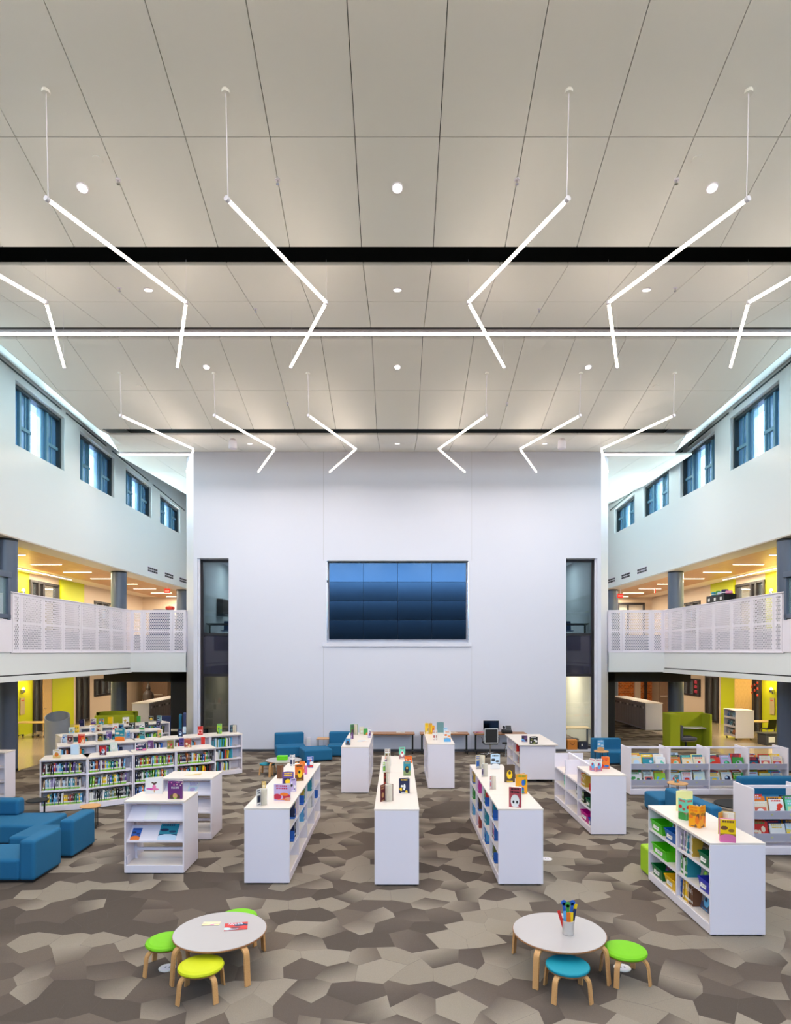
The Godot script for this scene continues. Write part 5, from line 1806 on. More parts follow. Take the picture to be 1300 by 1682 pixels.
func round_table(called: String, label: String, at: Vector3, yaw: float) -> Node3D:
	var o := thing(called, label, "table", at, yaw, "low round tables")
	var b := B.new()
	b.lathe([Vector2(0, 0.398), Vector2(0.515, 0.398), Vector2(0.52, 0.403), Vector2(0.52, 0.413), Vector2(0.518, 0.416), Vector2(0.0, 0.416)], 56)
	mk(o, "edge", b.mesh(), M.oak_edge)
	var c := B.new()
	c.lathe([Vector2(0.514, 0.416), Vector2(0.514, 0.42), Vector2(0, 0.42)], 56)
	mk(o, "tabletop", c.mesh(), mat("laminate", Color8(184, 178, 178), 0.35))
	for k in 4:
		var an := PI / 4 + k * PI / 2
		bent_leg(o, an, 0.30, 0.553, 0.578, 0.397, 0.065, 0.024)
	return o

func bent_leg(o: Node, an: float, r0: float, r1: float, r2: float, h: float, w: float, t: float):
	var key := "leg%.3f %.3f %.3f %.3f" % [r0, r1, r2, h]
	if not cache.has(key):
		var b := B.new()
		var pts := [Vector3(r0, h - t / 2, 0)]
		var rad := 0.075
		pts.append(Vector3(r1 - rad, h - t / 2, 0))
		for i in range(1, 8):
			var a := PI / 2 * i / 8.0
			pts.append(Vector3(r1 - rad + rad * sin(a), h - t / 2 - rad + rad * cos(a), 0))
		pts.append(Vector3(r1 + 0.004, h - t / 2 - rad - 0.02, 0))
		pts.append(Vector3(r2, 0.0, 0))
		b.strip(pts, Vector3(0, 0, 1), w, t)
		cache[key] = b.mesh()
	mk(o, "leg", cache[key], M.oak, Vector3(), Vector3(0, an, 0))

func stool(label: String, at: Vector3, yaw: float, m: Material, puff := true):
	var o := thing("stool", label, "stool", at, yaw, "low children's stools")
	var b := B.new()
	if puff:
		b.lathe([Vector2(0, 0.275), Vector2(0.20, 0.275), Vector2(0.228, 0.285), Vector2(0.236, 0.30), Vector2(0.228, 0.318), Vector2(0.19, 0.332), Vector2(0.1, 0.338), Vector2(0, 0.339)], 40)
	else:
		b.lathe([Vector2(0, 0.285), Vector2(0.22, 0.285), Vector2(0.226, 0.292), Vector2(0.226, 0.308), Vector2(0.218, 0.315), Vector2(0, 0.317)], 40)
	mk(o, "seat", b.mesh(), m)
	var c := B.new()
	c.lathe([Vector2(0, 0.262), Vector2(0.205, 0.262), Vector2(0.205, 0.277), Vector2(0, 0.277)], 40)
	mk(o, "seat_board", c.mesh(), M.oak_edge)
	for k in 4:
		bent_leg(o, PI / 4 + k * PI / 2, 0.10, 0.25, 0.272, 0.268, 0.055, 0.019)
	return o

func side_table(label: String, at: Vector3, r: float, h: float, top: Material, square := false, pole := false) -> Node3D:
	var o := thing("side_table", label, "side table", at, 0.3)
	if square:
		bx(o, "tabletop", Vector3(0, h - 0.012, 0), Vector3(r * 2, 0.024, r * 2), top, 0.004)
	else:
		var b := B.new()
		b.lathe([Vector2(0, h - 0.024), Vector2(r - 0.004, h - 0.024), Vector2(r, h - 0.018), Vector2(r, h - 0.004), Vector2(r - 0.004, h), Vector2(0, h)], 36)
		mk(o, "tabletop", b.mesh(), top)
	if pole:
		cy(o, "pole", Vector3(r * 0.6, 0.015, 0), Vector3(r * 0.6, h - 0.02, 0), 0.018, M.black, 12)
		cy(o, "base", Vector3(r * 0.2, 0, 0), Vector3(r * 0.2, 0.015, 0), r * 0.75, M.black, 28)
		return o
	for k in 4:
		var a := PI / 4 + k * PI / 2
		var q := Vector3(cos(a), 0, sin(a)) * r * (1.25 if square else 0.85)
		cy(o, "leg", q, q + Vector3(0, h - 0.02, 0), 0.009, M.black, 8)
	for k in 4:
		var a := PI / 4 + k * PI / 2
		var q := Vector3(cos(a), 0, sin(a)) * r * (1.25 if square else 0.85)
		var p := Vector3(cos(a + PI / 2), 0, sin(a + PI / 2)) * r * (1.25 if square else 0.85)
		cy(o, "stretcher", q + Vector3(0, 0.012, 0), p + Vector3(0, 0.012, 0), 0.007, M.black, 6)
	return o
	return o

func desk(called: String, label: String, at: Vector3, w: float, dp: float, h: float, top: Material, leg: Material) -> Node3D:
	var o := thing(called, label, "desk", at)
	bx(o, "desktop", Vector3(0, h - 0.015, 0), Vector3(w, 0.03, dp), top, 0.004)
	bx(o, "apron", Vector3(0, h - 0.055, 0), Vector3(w - 0.2, 0.04, 0.04), leg, 0.003)
	for x in [-1, 1]:
		var lx: float = x * (w / 2 - 0.07)
		bx(o, "leg", Vector3(lx, h / 2, 0), Vector3(0.06, h - 0.06, 0.07), leg, 0.005)
		var ft := bx(o, "foot", Vector3(lx, 0.085, 0), Vector3(0.07, 0.05, dp * 0.9), leg, 0.006)
		bx(o, "bracket", Vector3(lx, h - 0.045, 0), Vector3(0.06, 0.03, dp * 0.85), leg, 0.004)
		for z in [-1, 1]:
			cy(ft, "castor", Vector3(-0.018, -0.05, z * dp * 0.4), Vector3(0.018, -0.05, z * dp * 0.4), 0.035, M.rubber, 12)
	return o

func shell_chair(called: String, label: String, at: Vector3, yaw: float, m: Material, h: float) -> Node3D:
	var o := thing(called, label, "chair", at, yaw)
	var b := B.new()
	var pts := []
	for p in [[0.22, 0.0], [0.18, 0.02], [0.0, 0.0], [-0.14, -0.005], [-0.19, 0.03], [-0.215, 0.1], [-0.24, 0.25], [-0.26, 0.4]]:
		pts.append(Vector3(0, h + p[1], p[0]))
	b.strip(pts, Vector3(1, 0, 0), 0.42, 0.012)
	mk(o, "shell", b.mesh(), m)
	for x in [-1, 1]:
		for z in [-1, 1]:
			cy(o, "leg", Vector3(x * 0.16, h - 0.01, z * 0.14), Vector3(x * 0.21, 0, z * 0.2), 0.011, M.chrome, 8)
	return o

func lounge():
	# soft seats, curved-row side
	seat("blue sofa module facing away, closest to the aisle, backrest along its outer side", P(-6.22, 0, 10.24), 0, 1.16, 0.82, "r")
	seat("blue sofa module behind the front one, its backrest taller in view", P(-6.20, 0, 11.4), 0, 1.14, 0.82, "r", 0.38, 0.67)
	seat("long blue chaise before the dark pole table, cushion backrest at one end", P(-7.75, 0, 12.2), 0, 2.3, 0.95, "", 0.38)
	var cb := thing("back_cushion", "blue bolster backrest standing on the long blue chaise", "cushion", P(-8.2, 0.385, 12.52), 0)
	block(cb, "cushion", -0.77, 0.77, 0, 0.31, -0.13, 0.13, M.sofa, 0.06)
	side_table("dark round pole table beside the long blue chaise", P(-7.38, 0, 12.98), 0.21, 0.56, M.rubber, false, true)
	side_table("round wooden side table behind the blue sofa modules", P(-6.28, 0, 12.95), 0.20, 0.45, M.oak)
	# by the tall wall
	seat("blue armchair before the tall wall, turned towards the ottoman", P(-3.68, 0, 21.75), -0.28 + 0.55, 1.0, 0.9, "k", 0.40, 0.78)
	seat("blue ottoman between the two armchairs by the tall wall", P(-2.72, 0, 21.05), 0.35, 0.95, 0.9, "", 0.40)
	seat("blue armchair before the tall wall, partly behind a bookcase", P(-1.92, 0, 22.0), 0, 0.95, 0.85, "k", 0.40, 0.78)
	var st := side_table("square wooden side table between the blue armchairs", P(-2.62, 0, 22.35), 0.22, 0.54, M.oak, true)
	st.rotation.y = 0
	# picture-bin side
	seat("blue armchair beside the wall splay, partly behind the picture rack", P(6.85, 0, 20.5), 0, 0.95, 0.85, "k", 0.42, 0.76)
	seat("blue ottoman in front of that armchair, hidden by the picture rack's end", P(7.6, 0, 19.4), 0, 1.3, 0.85, "", 0.42)
	seat("blue sofa module behind the tub bookcase, backrest running away from it", P(6.22, 0, 12.8), 0.08, 0.8, 1.75, "l", 0.38, 0.67)
	seat("low blue ottoman at the far end of the sofa behind the tub bookcase", P(6.05, 0, 14.15), 0, 0.75, 0.85, "", 0.40)
	seat("blue sofa module seen through the shorter picture rack", P(8.4, 0, 13.9), 0, 1.5, 0.85, "k", 0.42, 0.8)
	side_table("wooden side table before the long picture rack, small teal book on it", P(6.62, 0, 14.95), 0.23, 0.50, M.oak)
	standing_book("small teal book standing on the table before the long picture rack", P(6.6, 0.501, 14.95), 0.0, 0.10, 0.18, 1, "teal ice orange 3")
	side_table("wooden side table at the foot of the wall splay, seaside book on it", P(6.32, 0, 19.6), 0.22, 0.52, M.oak)
	standing_book("blue and sand seaside book standing on the side table by the splay", P(6.30, 0.521, 19.6), 0.0, 0.21, 0.33, 1, "sky tan white 6")
	side_table("low wide dark round table behind the tub bookcase", P(7.15, 0, 13.3), 0.45, 0.40, M.rubber)
	var pf := thing("pouf", "lime green cube pouf behind the tub bookcase", "pouf", P(4.22, 0, 10.22))
	block(pf, "cushion", -0.22, 0.22, 0.01, 0.44, -0.22, 0.22, M.pouf, 0.04, 0.01)
	# children's tables and stools
	round_table("play_table", "white round low table with a card and a comic, bent wood legs", P(-2.02, 0, 7.22), 0)
	round_table("play_table", "white round low table holding the cup of craft sticks", P(1.84, 0, 7.2), 0.1)
	round_table("play_table", "white round low table with the green box, by the blue ottoman", P(-3.34, 0, 18.6), 0.2)
	stool("yellow stool pushed up to the comic table", P(-2.06, 0, 6.64), 0.08, M.seat_lime)
	stool("green stool at the side of the comic table", P(-2.62, 0, 7.2), 0.1, M.seat_green)
	stool("green stool hidden behind the comic table, only its top showing", P(-1.98, 0, 7.86), 0.3, M.seat_green)
	stool("turquoise stool pushed up to the craft-stick table", P(1.79, 0, 6.65), 0, M.seat_blue, false)
	stool("green stool at the side of the craft-stick table", P(2.51, 0, 6.98), 0.12, M.seat_green)
	stool("turquoise stool under the green-box table", P(-3.82, 0, 18.6), 0, M.seat_blue, false)
	flat_book("card", "cream card with pink lines on the comic table", P(-2.17, 0.423, 7.34), Vector3(-PI / 2, 0.05, 0), 0.20, 0.10, 0.003, "cream pink pale 3", "card")
	flat_book("comic", "red and navy comic lying on the comic table", P(-1.845, 0.424, 7.22), Vector3(-PI / 2, 0.2, 0), 0.26, 0.19, 0.006, "red navy ice 3", "comic")
	var gb := thing("box", "bright green box standing on the far round table", "box", P(-3.37, 0.421, 18.55), 0)
	block(gb, "body", -0.15, 0.15, 0, 0.13, -0.1, 0.1, mat("bright_green", Color8(110, 220, 20), 0.4), 0.02)
	bx(gb, "lid_seam", Vector3(0, 0.10, 0), Vector3(0.304, 0.006, 0.204), mat("bright_green2", Color8(80, 180, 10), 0.4), 0)
	var cup := thing("craft_cup", "pale grey cup on the crayon table", "cup", P(1.925, 0.421, 7.13))
	var cb2 := B.new()
	cb2.lathe([Vector2(0, 0), Vector2(0.058, 0), Vector2(0.062, 0.005), Vector2(0.064, 0.155), Vector2(0.061, 0.156), Vector2(0.058, 0.01), Vector2(0, 0.01)], 28)
	mk(cup, "body", cb2.mesh(), mat("cup", Color8(206, 196, 188), 0.5))
	var k := 0
	for g in [["red", -0.045, 0.0, 0.30, 0.26, false], ["blue", -0.022, -0.02, 0.09, 0.33, true], ["green", 0.0, -0.012, 0.0, 0.31, true], ["blue", 0.03, -0.02, -0.10, 0.33, true], ["yellow", 0.04, -0.03, -0.2, 0.32, false], ["orange", 0.0, 0.03, 0.02, 0.24, false], ["yellow", 0.026, 0.028, -0.04, 0.24, false], ["sky", -0.03, 0.02, 0.1, 0.25, false], ["navy", 0.046, 0.0, -0.17, 0.27, false]]:
		var sk := thing("craft_stick", "%s craft stick in the cup, %s" % [g[0], ["leaning outermost", "round ended, beside the red one", "round ended, in the middle", "round ended, beside the yellow one", "leaning at the back", "wide, at the front", "wide, beside the orange one", "thin, beside the orange one", "thin, leaning from the rim"][k]], "craft stick", P(1.925 + g[1] * 0.7, 0.434, 7.13 - g[2]), 0, "craft sticks in the cup")
		sk.rotation.z = g[3]
		var b := B.new()
		b.box(Vector3(0, g[4] / 2, 0), Vector3(0.046 if k > 3 and k < 7 else 0.034, g[4], 0.004), 0.001)
		if g[5]:
			b.cyl(Vector3(0, g[4], -0.002), Vector3(0, g[4], 0.002), 0.031, 0.031, 20)
		mk(sk, "blade", b.mesh(), plain(g[0]))
		k += 1
	k = 0
	for g in [[2.56, 7.2, "beneath the green stool by the crayon table"], [-2.617, 7.2, "beneath the comic table"], [2.59, 10.98, "beside the case facing the wheeled cabinet"]]:
		var fl := thing("floor_outlet", "round white floor outlet cover " + g[2], "floor outlet", P(g[0], 0, g[1]))
		cy(fl, "ring", Vector3(0, -0.002, 0), Vector3(0, 0.006, 0), 0.095, M.paper, 32)
		cy(fl, "lid", Vector3(0, 0.006, 0), Vector3(0, 0.009, 0), 0.07, M.white, 32)
		for x in [-0.02, 0.025]:
			bx(fl, "latch", Vector3(x, 0.011, 0), Vector3(0.014, 0.004, 0.03), M.grey, 0.001)

func office():
	var wt: Material = mat("desk_top", Color8(206, 184, 168), 0.4)
	desk("wall_desk", "desk against the tall wall between the two rear bookcases", P(-0.25, 0, 22.4), 1.72, 0.6, 0.72, M.oak_edge, M.black)
	desk("wall_desk", "desk against the tall wall behind the case beside the computer", P(1.66, 0, 22.4), 1.72, 0.6, 0.72, M.oak_edge, M.black)
	desk("wall_desk", "computer desk against the tall wall with monitor and telephone", P(3.62, 0, 22.4), 1.84, 0.6, 0.72, M.oak_edge, M.black)
	var m := thing("monitor", "black computer monitor on the desk by the tall wall", "monitor", P(3.33, 0.721, 22.45))
	bx(m, "casing", Vector3(0, 0.26, -0.02), Vector3(0.55, 0.33, 0.04), M.black, 0.006)
	bx(m, "screen", Vector3(0, 0.26, 0.001), Vector3(0.52, 0.30, 0.006), M.screen, 0.001)
	bx(m, "neck", Vector3(0, 0.07, -0.04), Vector3(0.06, 0.14, 0.03), M.black, 0.004)
	bx(m, "base", Vector3(0, 0.008, -0.02), Vector3(0.24, 0.016, 0.18), M.black, 0.005)
	var ph := thing("desk_phone", "black desk telephone with a handset beside the monitor", "telephone", P(3.86, 0.721, 22.3))
	bx(ph, "body", Vector3(0, 0.05, 0), Vector3(0.36, 0.10, 0.26), M.black, 0.012, Vector3(0.2, 0, 0))
	bx(ph, "handset", Vector3(-0.1, 0.2, -0.05), Vector3(0.07, 0.10, 0.2), M.rubber, 0.02)
	bx(ph, "display", Vector3(0.06, 0.2, -0.06), Vector3(0.2, 0.13, 0.03), M.steel, 0.008, Vector3(-0.5, 0, 0))
	for i in 4:
		flat_book("magazine", "%s magazine in the fanned pile at the desk's end, %s" % [["sky blue", "white", "violet", "red"][i], ["lowest", "second", "third", "topmost"][i]], P(2.86 + 0.03 * i, 0.722 + 0.008 * i, 22.3), Vector3(-PI / 2, 0.2 * i - 0.3, 0), 0.3, 0.22, 0.007, ["sky navy white 3", "white red sky 3", "violet pink white 3", "red white navy 3"][i], "magazine", "magazines on the computer desk")
	flat_book("paper_sheet", "loose paper on the desk behind the case beside the computer", P(2.0, 0.722, 22.3), Vector3(-PI / 2, 0.4, 0), 0.3, 0.2, 0.01, "cream brown white 3", "paper")
	flat_book("paper_sheet", "loose paper on the desk between the rear bookcases", P(0.1, 0.722, 22.45), Vector3(-PI / 2, -0.2, 0), 0.3, 0.16, 0.008, "white slate cream 3", "paper")
	var c := thing("office_chair", "mesh backed office chair with a pale frame and chrome star base", "chair", P(3.19, 0, 21.75), PI + 0.05)
	for g in [[-0.22, 0.72, 0.03, 0.50], [0.22, 0.72, 0.03, 0.50]]:
		bx(c, "back_frame", Vector3(g[0], g[1], -0.2), Vector3(g[2], g[3], 0.03), mat("chair_frame", Color8(190, 192, 196), 0.4), 0.008)
	for y in [0.48, 0.965]:
		bx(c, "back_frame", Vector3(0, y, -0.2), Vector3(0.46, 0.035, 0.03), M.chair_frame, 0.008)
	bx(c, "back_mesh", Vector3(0, 0.72, -0.2), Vector3(0.42, 0.46, 0.012), mat("mesh_dark", Color8(36, 36, 38), 0.7), 0.002)
	block(c, "seat", -0.24, 0.24, 0.42, 0.48, -0.2, 0.26, M.mesh_dark, 0.025)
	cy(c, "gas_stem", Vector3(0, 0.1, 0), Vector3(0, 0.42, 0), 0.025, M.chrome)
	for i in 5:
		var a := TAU * i / 5.0 + 0.3
		cy(c, "base_arm", Vector3(0, 0.11, 0), Vector3(cos(a) * 0.32, 0.075, sin(a) * 0.32), 0.018, M.chrome, 8, 0.013)
		cy(c, "castor", Vector3(cos(a) * 0.32 - 0.012, 0.03, sin(a) * 0.32), Vector3(cos(a) * 0.32 + 0.012, 0.03, sin(a) * 0.32), 0.03, M.rubber, 10)
	for x in [-1, 1]:
		var b := B.new()
		b.strip([Vector3(x * 0.24, 0.46, -0.1), Vector3(x * 0.28, 0.5, -0.1), Vector3(x * 0.29, 0.63, -0.08), Vector3(x * 0.29, 0.65, 0.1)], Vector3(0, 0, 1), 0.03, 0.02)
		mk(c, "arm", b.mesh(), M.black)
	var s := thing("office_stool", "black round stool beside the wheeled cabinet, under the computer desk", "stool", P(3.78, 0, 21.8))
	var sb := B.new()
	sb.lathe([Vector2(0, 0.42), Vector2(0.17, 0.42), Vector2(0.18, 0.44), Vector2(0.17, 0.46), Vector2(0, 0.465)], 28)
	mk(s, "seat", sb.mesh(), M.black)
	for i in 3:
		var a := TAU * i / 3.0
		cy(s, "leg", Vector3(cos(a) * 0.06, 0.42, sin(a) * 0.06), Vector3(cos(a) * 0.18, 0, sin(a) * 0.18), 0.01, M.chrome, 8)
	var ot := thing("wall_outlet", "small white wall box between the blue armchairs and the table", "outlet", P(-3.18, 0.18, 22.755))
	bx(ot, "body", Vector3(0, 0.17, 0.03), Vector3(0.16, 0.34, 0.06), M.white, 0.006)
	bx(ot, "cover", Vector3(0, 0.2, 0.062), Vector3(0.1, 0.14, 0.006), M.paper, 0.002)
	# boxes at the foot of the tall window on the picture-bin side
	var ob := thing("carry_box", "orange brown box with a carry handle below the tall window", "box", P(6.33, 0.052, 23.0), 0)
	bx(ob, "body", Vector3(0, 0.16, 0), Vector3(0.36, 0.32, 0.26), mat("box_orange", Color8(196, 120, 40), 0.6), 0.012)
	bx(ob, "lid", Vector3(0, 0.335, 0), Vector3(0.37, 0.03, 0.27), mat("box_orange2", Color8(206, 132, 50), 0.6), 0.008)
	var hb := B.new()
	var pts := []
	for i in 9:
		pts.append(Vector3(-0.07 * cos(PI * i / 8.0), 0.26 - 0.09 * sin(PI * i / 8.0), 0.137))
	hb.strip(pts, Vector3(0, 0, 1), 0.01, 0.014)
	mk(ob, "handle", hb.mesh(), mat("cord", Color8(90, 40, 20), 0.7))
	var db := thing("carry_box", "dark navy box beside the orange brown one below the tall window", "box", P(6.74, 0.052, 23.02), 0)
	bx(db, "body", Vector3(0, 0.13, 0), Vector3(0.34, 0.26, 0.2), mat("box_navy", Color8(34, 38, 56), 0.6), 0.012)
	bx(db, "lid", Vector3(0, 0.272, 0), Vector3(0.35, 0.025, 0.21), M.steel, 0.006)
	bx(db, "clasp", Vector3(-0.05, 0.16, 0.103), Vector3(0.04, 0.08, 0.01), M.pages, 0.003)

func corridor():
	# curved-row side
	var t := thing("rolling_table", "long pale table on castors against the lime wall", "table", P(-15.3, 0, 26.6), 0)
	bx(t, "tabletop", Vector3(0, 0.62, 0), Vector3(1.3, 0.035, 0.6), M.door_wood, 0.006)
	for x in [-0.55, 0.1, 0.58]:
		cy(t, "leg", Vector3(x, 0.07, 0.2), Vector3(x, 0.61, 0.2), 0.022, M.steel, 10)
		cy(t, "castor", Vector3(x - 0.02, 0.04, 0.2), Vector3(x + 0.02, 0.04, 0.2), 0.04, M.rubber, 12)
		bx(t, "foot", Vector3(x, 0.08, 0), Vector3(0.04, 0.03, 0.5), M.steel, 0.004)
		cy(t, "castor", Vector3(x - 0.02, 0.04, -0.2), Vector3(x + 0.02, 0.04, -0.2), 0.04, M.rubber, 12)
	var fs := thing("felt_screen", "tall grey felt cylinder with a slanted open top behind the curved rows", "privacy screen", P(-11.55, 0, 21.5), 0.3)
	var b := B.new()
	var n := 44
	for i in n:
		var u := TAU * i / n
		var v := TAU * (i + 1) / n
		var hu := 1.40 - 0.14 * sin(u)
		var hv := 1.40 - 0.14 * sin(v)
		var du := Vector3(cos(u), 0, sin(u))
		var dv := Vector3(cos(v), 0, sin(v))
		for r in [0.385, 0.365]:
			var sg := 1.0 if r > 0.38 else -1.0
			b.qs(du * r, dv * r, dv * r + Vector3(0, hv, 0), du * r + Vector3(0, hu, 0), du * sg, dv * sg, dv * sg, du * sg)
		b.q(du * 0.385 + Vector3(0, hu, 0), dv * 0.385 + Vector3(0, hv, 0), dv * 0.365 + Vector3(0, hv, 0), du * 0.365 + Vector3(0, hu, 0), Vector3.UP)
	mk(fs, "shell", b.mesh(), mat("felt_grey", Color8(150, 154, 162), 0.9))
	booth("green high-backed felt sofa behind the rear curved rows", P(-10.75, 0, 24.3), 0.15, 1.5, 1.28, false)
	booth("green felt work booth with a grey seat and white tablet desk", P(10.85, 0, 24.1), 0.0, 1.55, 1.28, true)
	var nb := thing("navy_board", "navy blue felt board standing before the lockers", "board", P(-8.3, 0, 22.6), 0)
	bx(nb, "panel", Vector3(0, 0.85, 0), Vector3(0.42, 0.9, 0.04), mat("navy_felt", Color8(44, 54, 92), 0.9), 0.01)
	for x in [-0.18, 0.18]:
		bx(nb, "foot", Vector3(x, 0.2, 0), Vector3(0.03, 0.4, 0.03), M.steel)
		bx(nb, "base", Vector3(x, 0.012, 0), Vector3(0.04, 0.024, 0.35), M.steel)
	var k := 0
	for g in [[-7.75, 22.62, Color8(30, 110, 140), 1.35], [-7.56, 22.5, Color8(52, 64, 110), 1.42]]:
		var fp := thing("folding_panel", ["teal folded panel leaning by the wall splay", "navy folded panel leaning by the wall splay, beside the teal one"][k], "panel", P(g[0], 0, g[1]), 0.3)
		block(fp, "panel", -0.05, 0.05, 0.0, g[3], -0.22, 0.22, mat("fold%d" % k, g[2], 0.7), 0.03)
		bx(fp, "edge", Vector3(0.0, 0.02, 0.0), Vector3(0.13, 0.04, 0.40), M.steel)
		k += 1
	desk("work_desk", "cluttered work desk behind the rearmost curved row", P(-8.22, 0, 23.3), 0.8, 0.5, 0.72, mat("pale_top2", Color8(200, 190, 170)), M.black)
	var hp := thing("hanging_lamp", "dark bell-shaped pendant hanging inside the black portal", "pendant lamp", P(-12.75, 1.14, 32.4))
	var lb := B.new()
	lb.lathe([Vector2(0.16, 0.0), Vector2(0.28, 0.02), Vector2(0.26, 0.28), Vector2(0.14, 0.44), Vector2(0.09, 0.47), Vector2(0.12, 0.58), Vector2(0.07, 0.72), Vector2(0.03, 0.8)], 20)
	mk(hp, "shade", lb.mesh(), M.brown_dark)
	cy(hp, "cord", Vector3(0, 0.78, 0), Vector3(0, 1.69, 0), 0.02, M.black, 8)
	# picture-bin side
	var bc := thing("book_cart", "white book cart with three side shelves before the lime wall", "book cart", P(14.05, 0, 25.6))
	bx(bc, "front_panel", Vector3(0.0, 0.64, 0), Vector3(0.74, 1.1, 0.03), M.white)
	bx(bc, "rear_panel", Vector3(0.0, 0.64, -0.9), Vector3(0.74, 1.1, 0.03), M.white)
	bx(bc, "center_panel", Vector3(0.1, 0.64, -0.45), Vector3(0.02, 1.08, 0.9), M.white)
	bx(bc, "top", Vector3(0, 1.2, -0.45), Vector3(0.76, 0.03, 0.95), M.top)
	for y in [0.14, 0.5, 0.85]:
		bx(bc, "shelf", Vector3(-0.14, y, -0.45), Vector3(0.44, 0.02, 0.86), M.top)
		bx(bc, "shelf_lip", Vector3(-0.36, y + 0.04, -0.45), Vector3(0.012, 0.08, 0.86), M.white)
	for x in [-0.3, 0.3]:
		for z in [-0.1, -0.8]:
			cy(bc, "castor", Vector3(x - 0.015, 0.04, z), Vector3(x + 0.015, 0.04, z), 0.04, M.rubber, 10)
	for y in [0.15, 0.51, 0.86]:
		for i in 4:
			flat_book("cart_book", "%s book on the %s shelf of the white book cart, %s along" % [["sky", "orange", "slate", "white"][i], "bottom" if y < 0.3 else "middle" if y < 0.6 else "top", ORD[i]], P(14.05 - 0.29, y + 0.005, 25.7 + 0.2 * i), Vector3(-0.2, -PI / 2, 0), 0.19, 0.24, 0.02, [["sky navy white 3", "orange brown tan 3", "slate black ice 3", "white sky grey 3"], ["slate teal navy 3", "black grey white 3", "teal sky ice 3", "navy black sky 3"], ["ice sky white 3", "sky ice white 1", "grey ice slate 3", "blue sky ice 3"]][int(y * 2.4)][i], "book", "books on the white book cart")
	var ct := thing("wall_table", "pale table against the lime wall behind the book cart", "table", P(15.4, 0, 26.6))
	bx(ct, "tabletop", Vector3(0, 0.66, 0), Vector3(1.3, 0.035, 0.6), M.door_wood, 0.006)
	for x in [-0.58, 0.58]:
		for z in [-0.22, 0.22]:
			cy(ct, "leg", Vector3(x, 0, z), Vector3(x, 0.65, z), 0.02, M.steel, 10)
	shell_chair("black_chair", "black shell chair at the pale table behind the book cart", P(15.2, 0, 26.0), PI + 0.3, M.black, 0.42)
	var cr := thing("storage_crate", "dark grey storage crate with white labels beside the slate column", "crate", P(14.45, 0, 24.5), 0.12)
	bx(cr, "body", Vector3(0, 0.2, 0), Vector3(0.76, 0.4, 0.5), mat("crate", Color8(70, 70, 76), 0.6), 0.02)
	bx(cr, "lid", Vector3(0, 0.43, 0), Vector3(0.80, 0.06, 0.54), mat("crate_lid", Color8(58, 58, 62), 0.6), 0.015)
	bx(cr, "label_card", Vector3(-0.14, 0.22, 0.253), Vector3(0.26, 0.2, 0.006), M.tag_white, 0.001)
	bx(cr, "label_card", Vector3(0.16, 0.2, 0.253), Vector3(0.16, 0.22, 0.006), M.tag_white, 0.001)
	bx(cr, "label_mark", Vector3(0.12, 0.2, 0.257), Vector3(0.05, 0.16, 0.004), plain("brick"), 0.001)
	# notes and posters on the glass
	k = 0
	for y in [2.2, 2.05, 1.85]:
		for i in 5:
			var nt := thing("paper_note", "small red paper note on the corridor glass by the open door, %s row, %s" % [["top", "middle", "lower"][k], ORD[i]], "note", P(16.02, y - 0.1 * ((i * 7 + k) % 3), 28.15 + 0.22 * i), 0, "red notes on the glass")
			bx(nt, "sheet", Vector3(0, 0, 0), Vector3(0.006, 0.10, 0.12), plain("scarlet"), 0)
			bx(nt, "tape", Vector3(-0.004, 0.045, 0), Vector3(0.004, 0.015, 0.05), M.tag_white, 0)
		k += 1
	for i in 3:
		var nt := thing("paper_note", "red flower drawing on the small corridor window, %s from the top" % ORD[i], "note", P(16.03, 1.95 - 0.25 * i, 34.0), 0, "drawings on the small window")
		bx(nt, "sheet", Vector3(0, 0, 0), Vector3(0.006, 0.16, 0.3), plain("crimson"), 0)
		bx(nt, "tape", Vector3(-0.004, 0.07, 0), Vector3(0.004, 0.02, 0.06), M.tag_white, 0)
	# things standing behind the balcony railings
	for g in [[-11.0, 18.2, 1.5, "white cabinet behind the perforated railing by the glazed bay, curved-row side"], [-11.0, 21.9, 1.5, "white cabinet behind the perforated railing near the second column, curved-row side"], [11.0, 21.6, 1.55, "white cabinet behind the railing carrying the black crate"]]:
		var cb := thing("balcony_cabinet", g[3], "cabinet", P(g[0], 3.64, g[1]))
		bx(cb, "body", Vector3(0, g[2] / 2 + 0.02, 0), Vector3(0.5, g[2], 1.7), M.white, 0.006)
		bx(cb, "top", Vector3(0, g[2] + 0.04, 0), Vector3(0.54, 0.04, 1.74), M.top, 0.004)
		bx(cb, "plinth", Vector3(0, 0.02, 0), Vector3(0.44, 0.04, 1.6), M.black, 0)
	var bk := thing("supply_crate", "long black crate of coloured supplies on the balcony cabinet", "crate", P(11.0, 3.64 + 1.61, 21.5))
	bx(bk, "body", Vector3(0, 0.13, 0), Vector3(0.42, 0.26, 1.2), M.black, 0.01)
	for i in 3:
		bx(bk, "label_card", Vector3(-0.215, 0.12, 0.4 - 0.4 * i), Vector3(0.006, 0.1, 0.12), M.tag_white, 0)
	for i in 7:
		var su := thing("supply", "%s supply bundle poking out of the long black crate" % ["yellow", "teal", "green", "pale blue", "violet", "navy", "pink"][i], "supplies", P(11.0 - 0.05 * (i % 2), 5.512, 22.0 - 0.17 * i), 0.4 * i, "supplies in the black crate")
		block(su, "bundle", -0.1, 0.1, 0.0, 0.10 + 0.03 * (i % 3), -0.07, 0.07, plain(["yellow", "teal", "green", "ice", "violet", "navy", "pink"][i]), 0.03)
		bx(su, "band", Vector3(0, 0.05, 0), Vector3(0.205, 0.02, 0.145), M.tag_white, 0)
	var nv := thing("beanbag", "navy mound of cushions behind the end railing, curved-row side", "cushion", P(-9.4, 3.64, 25.2))
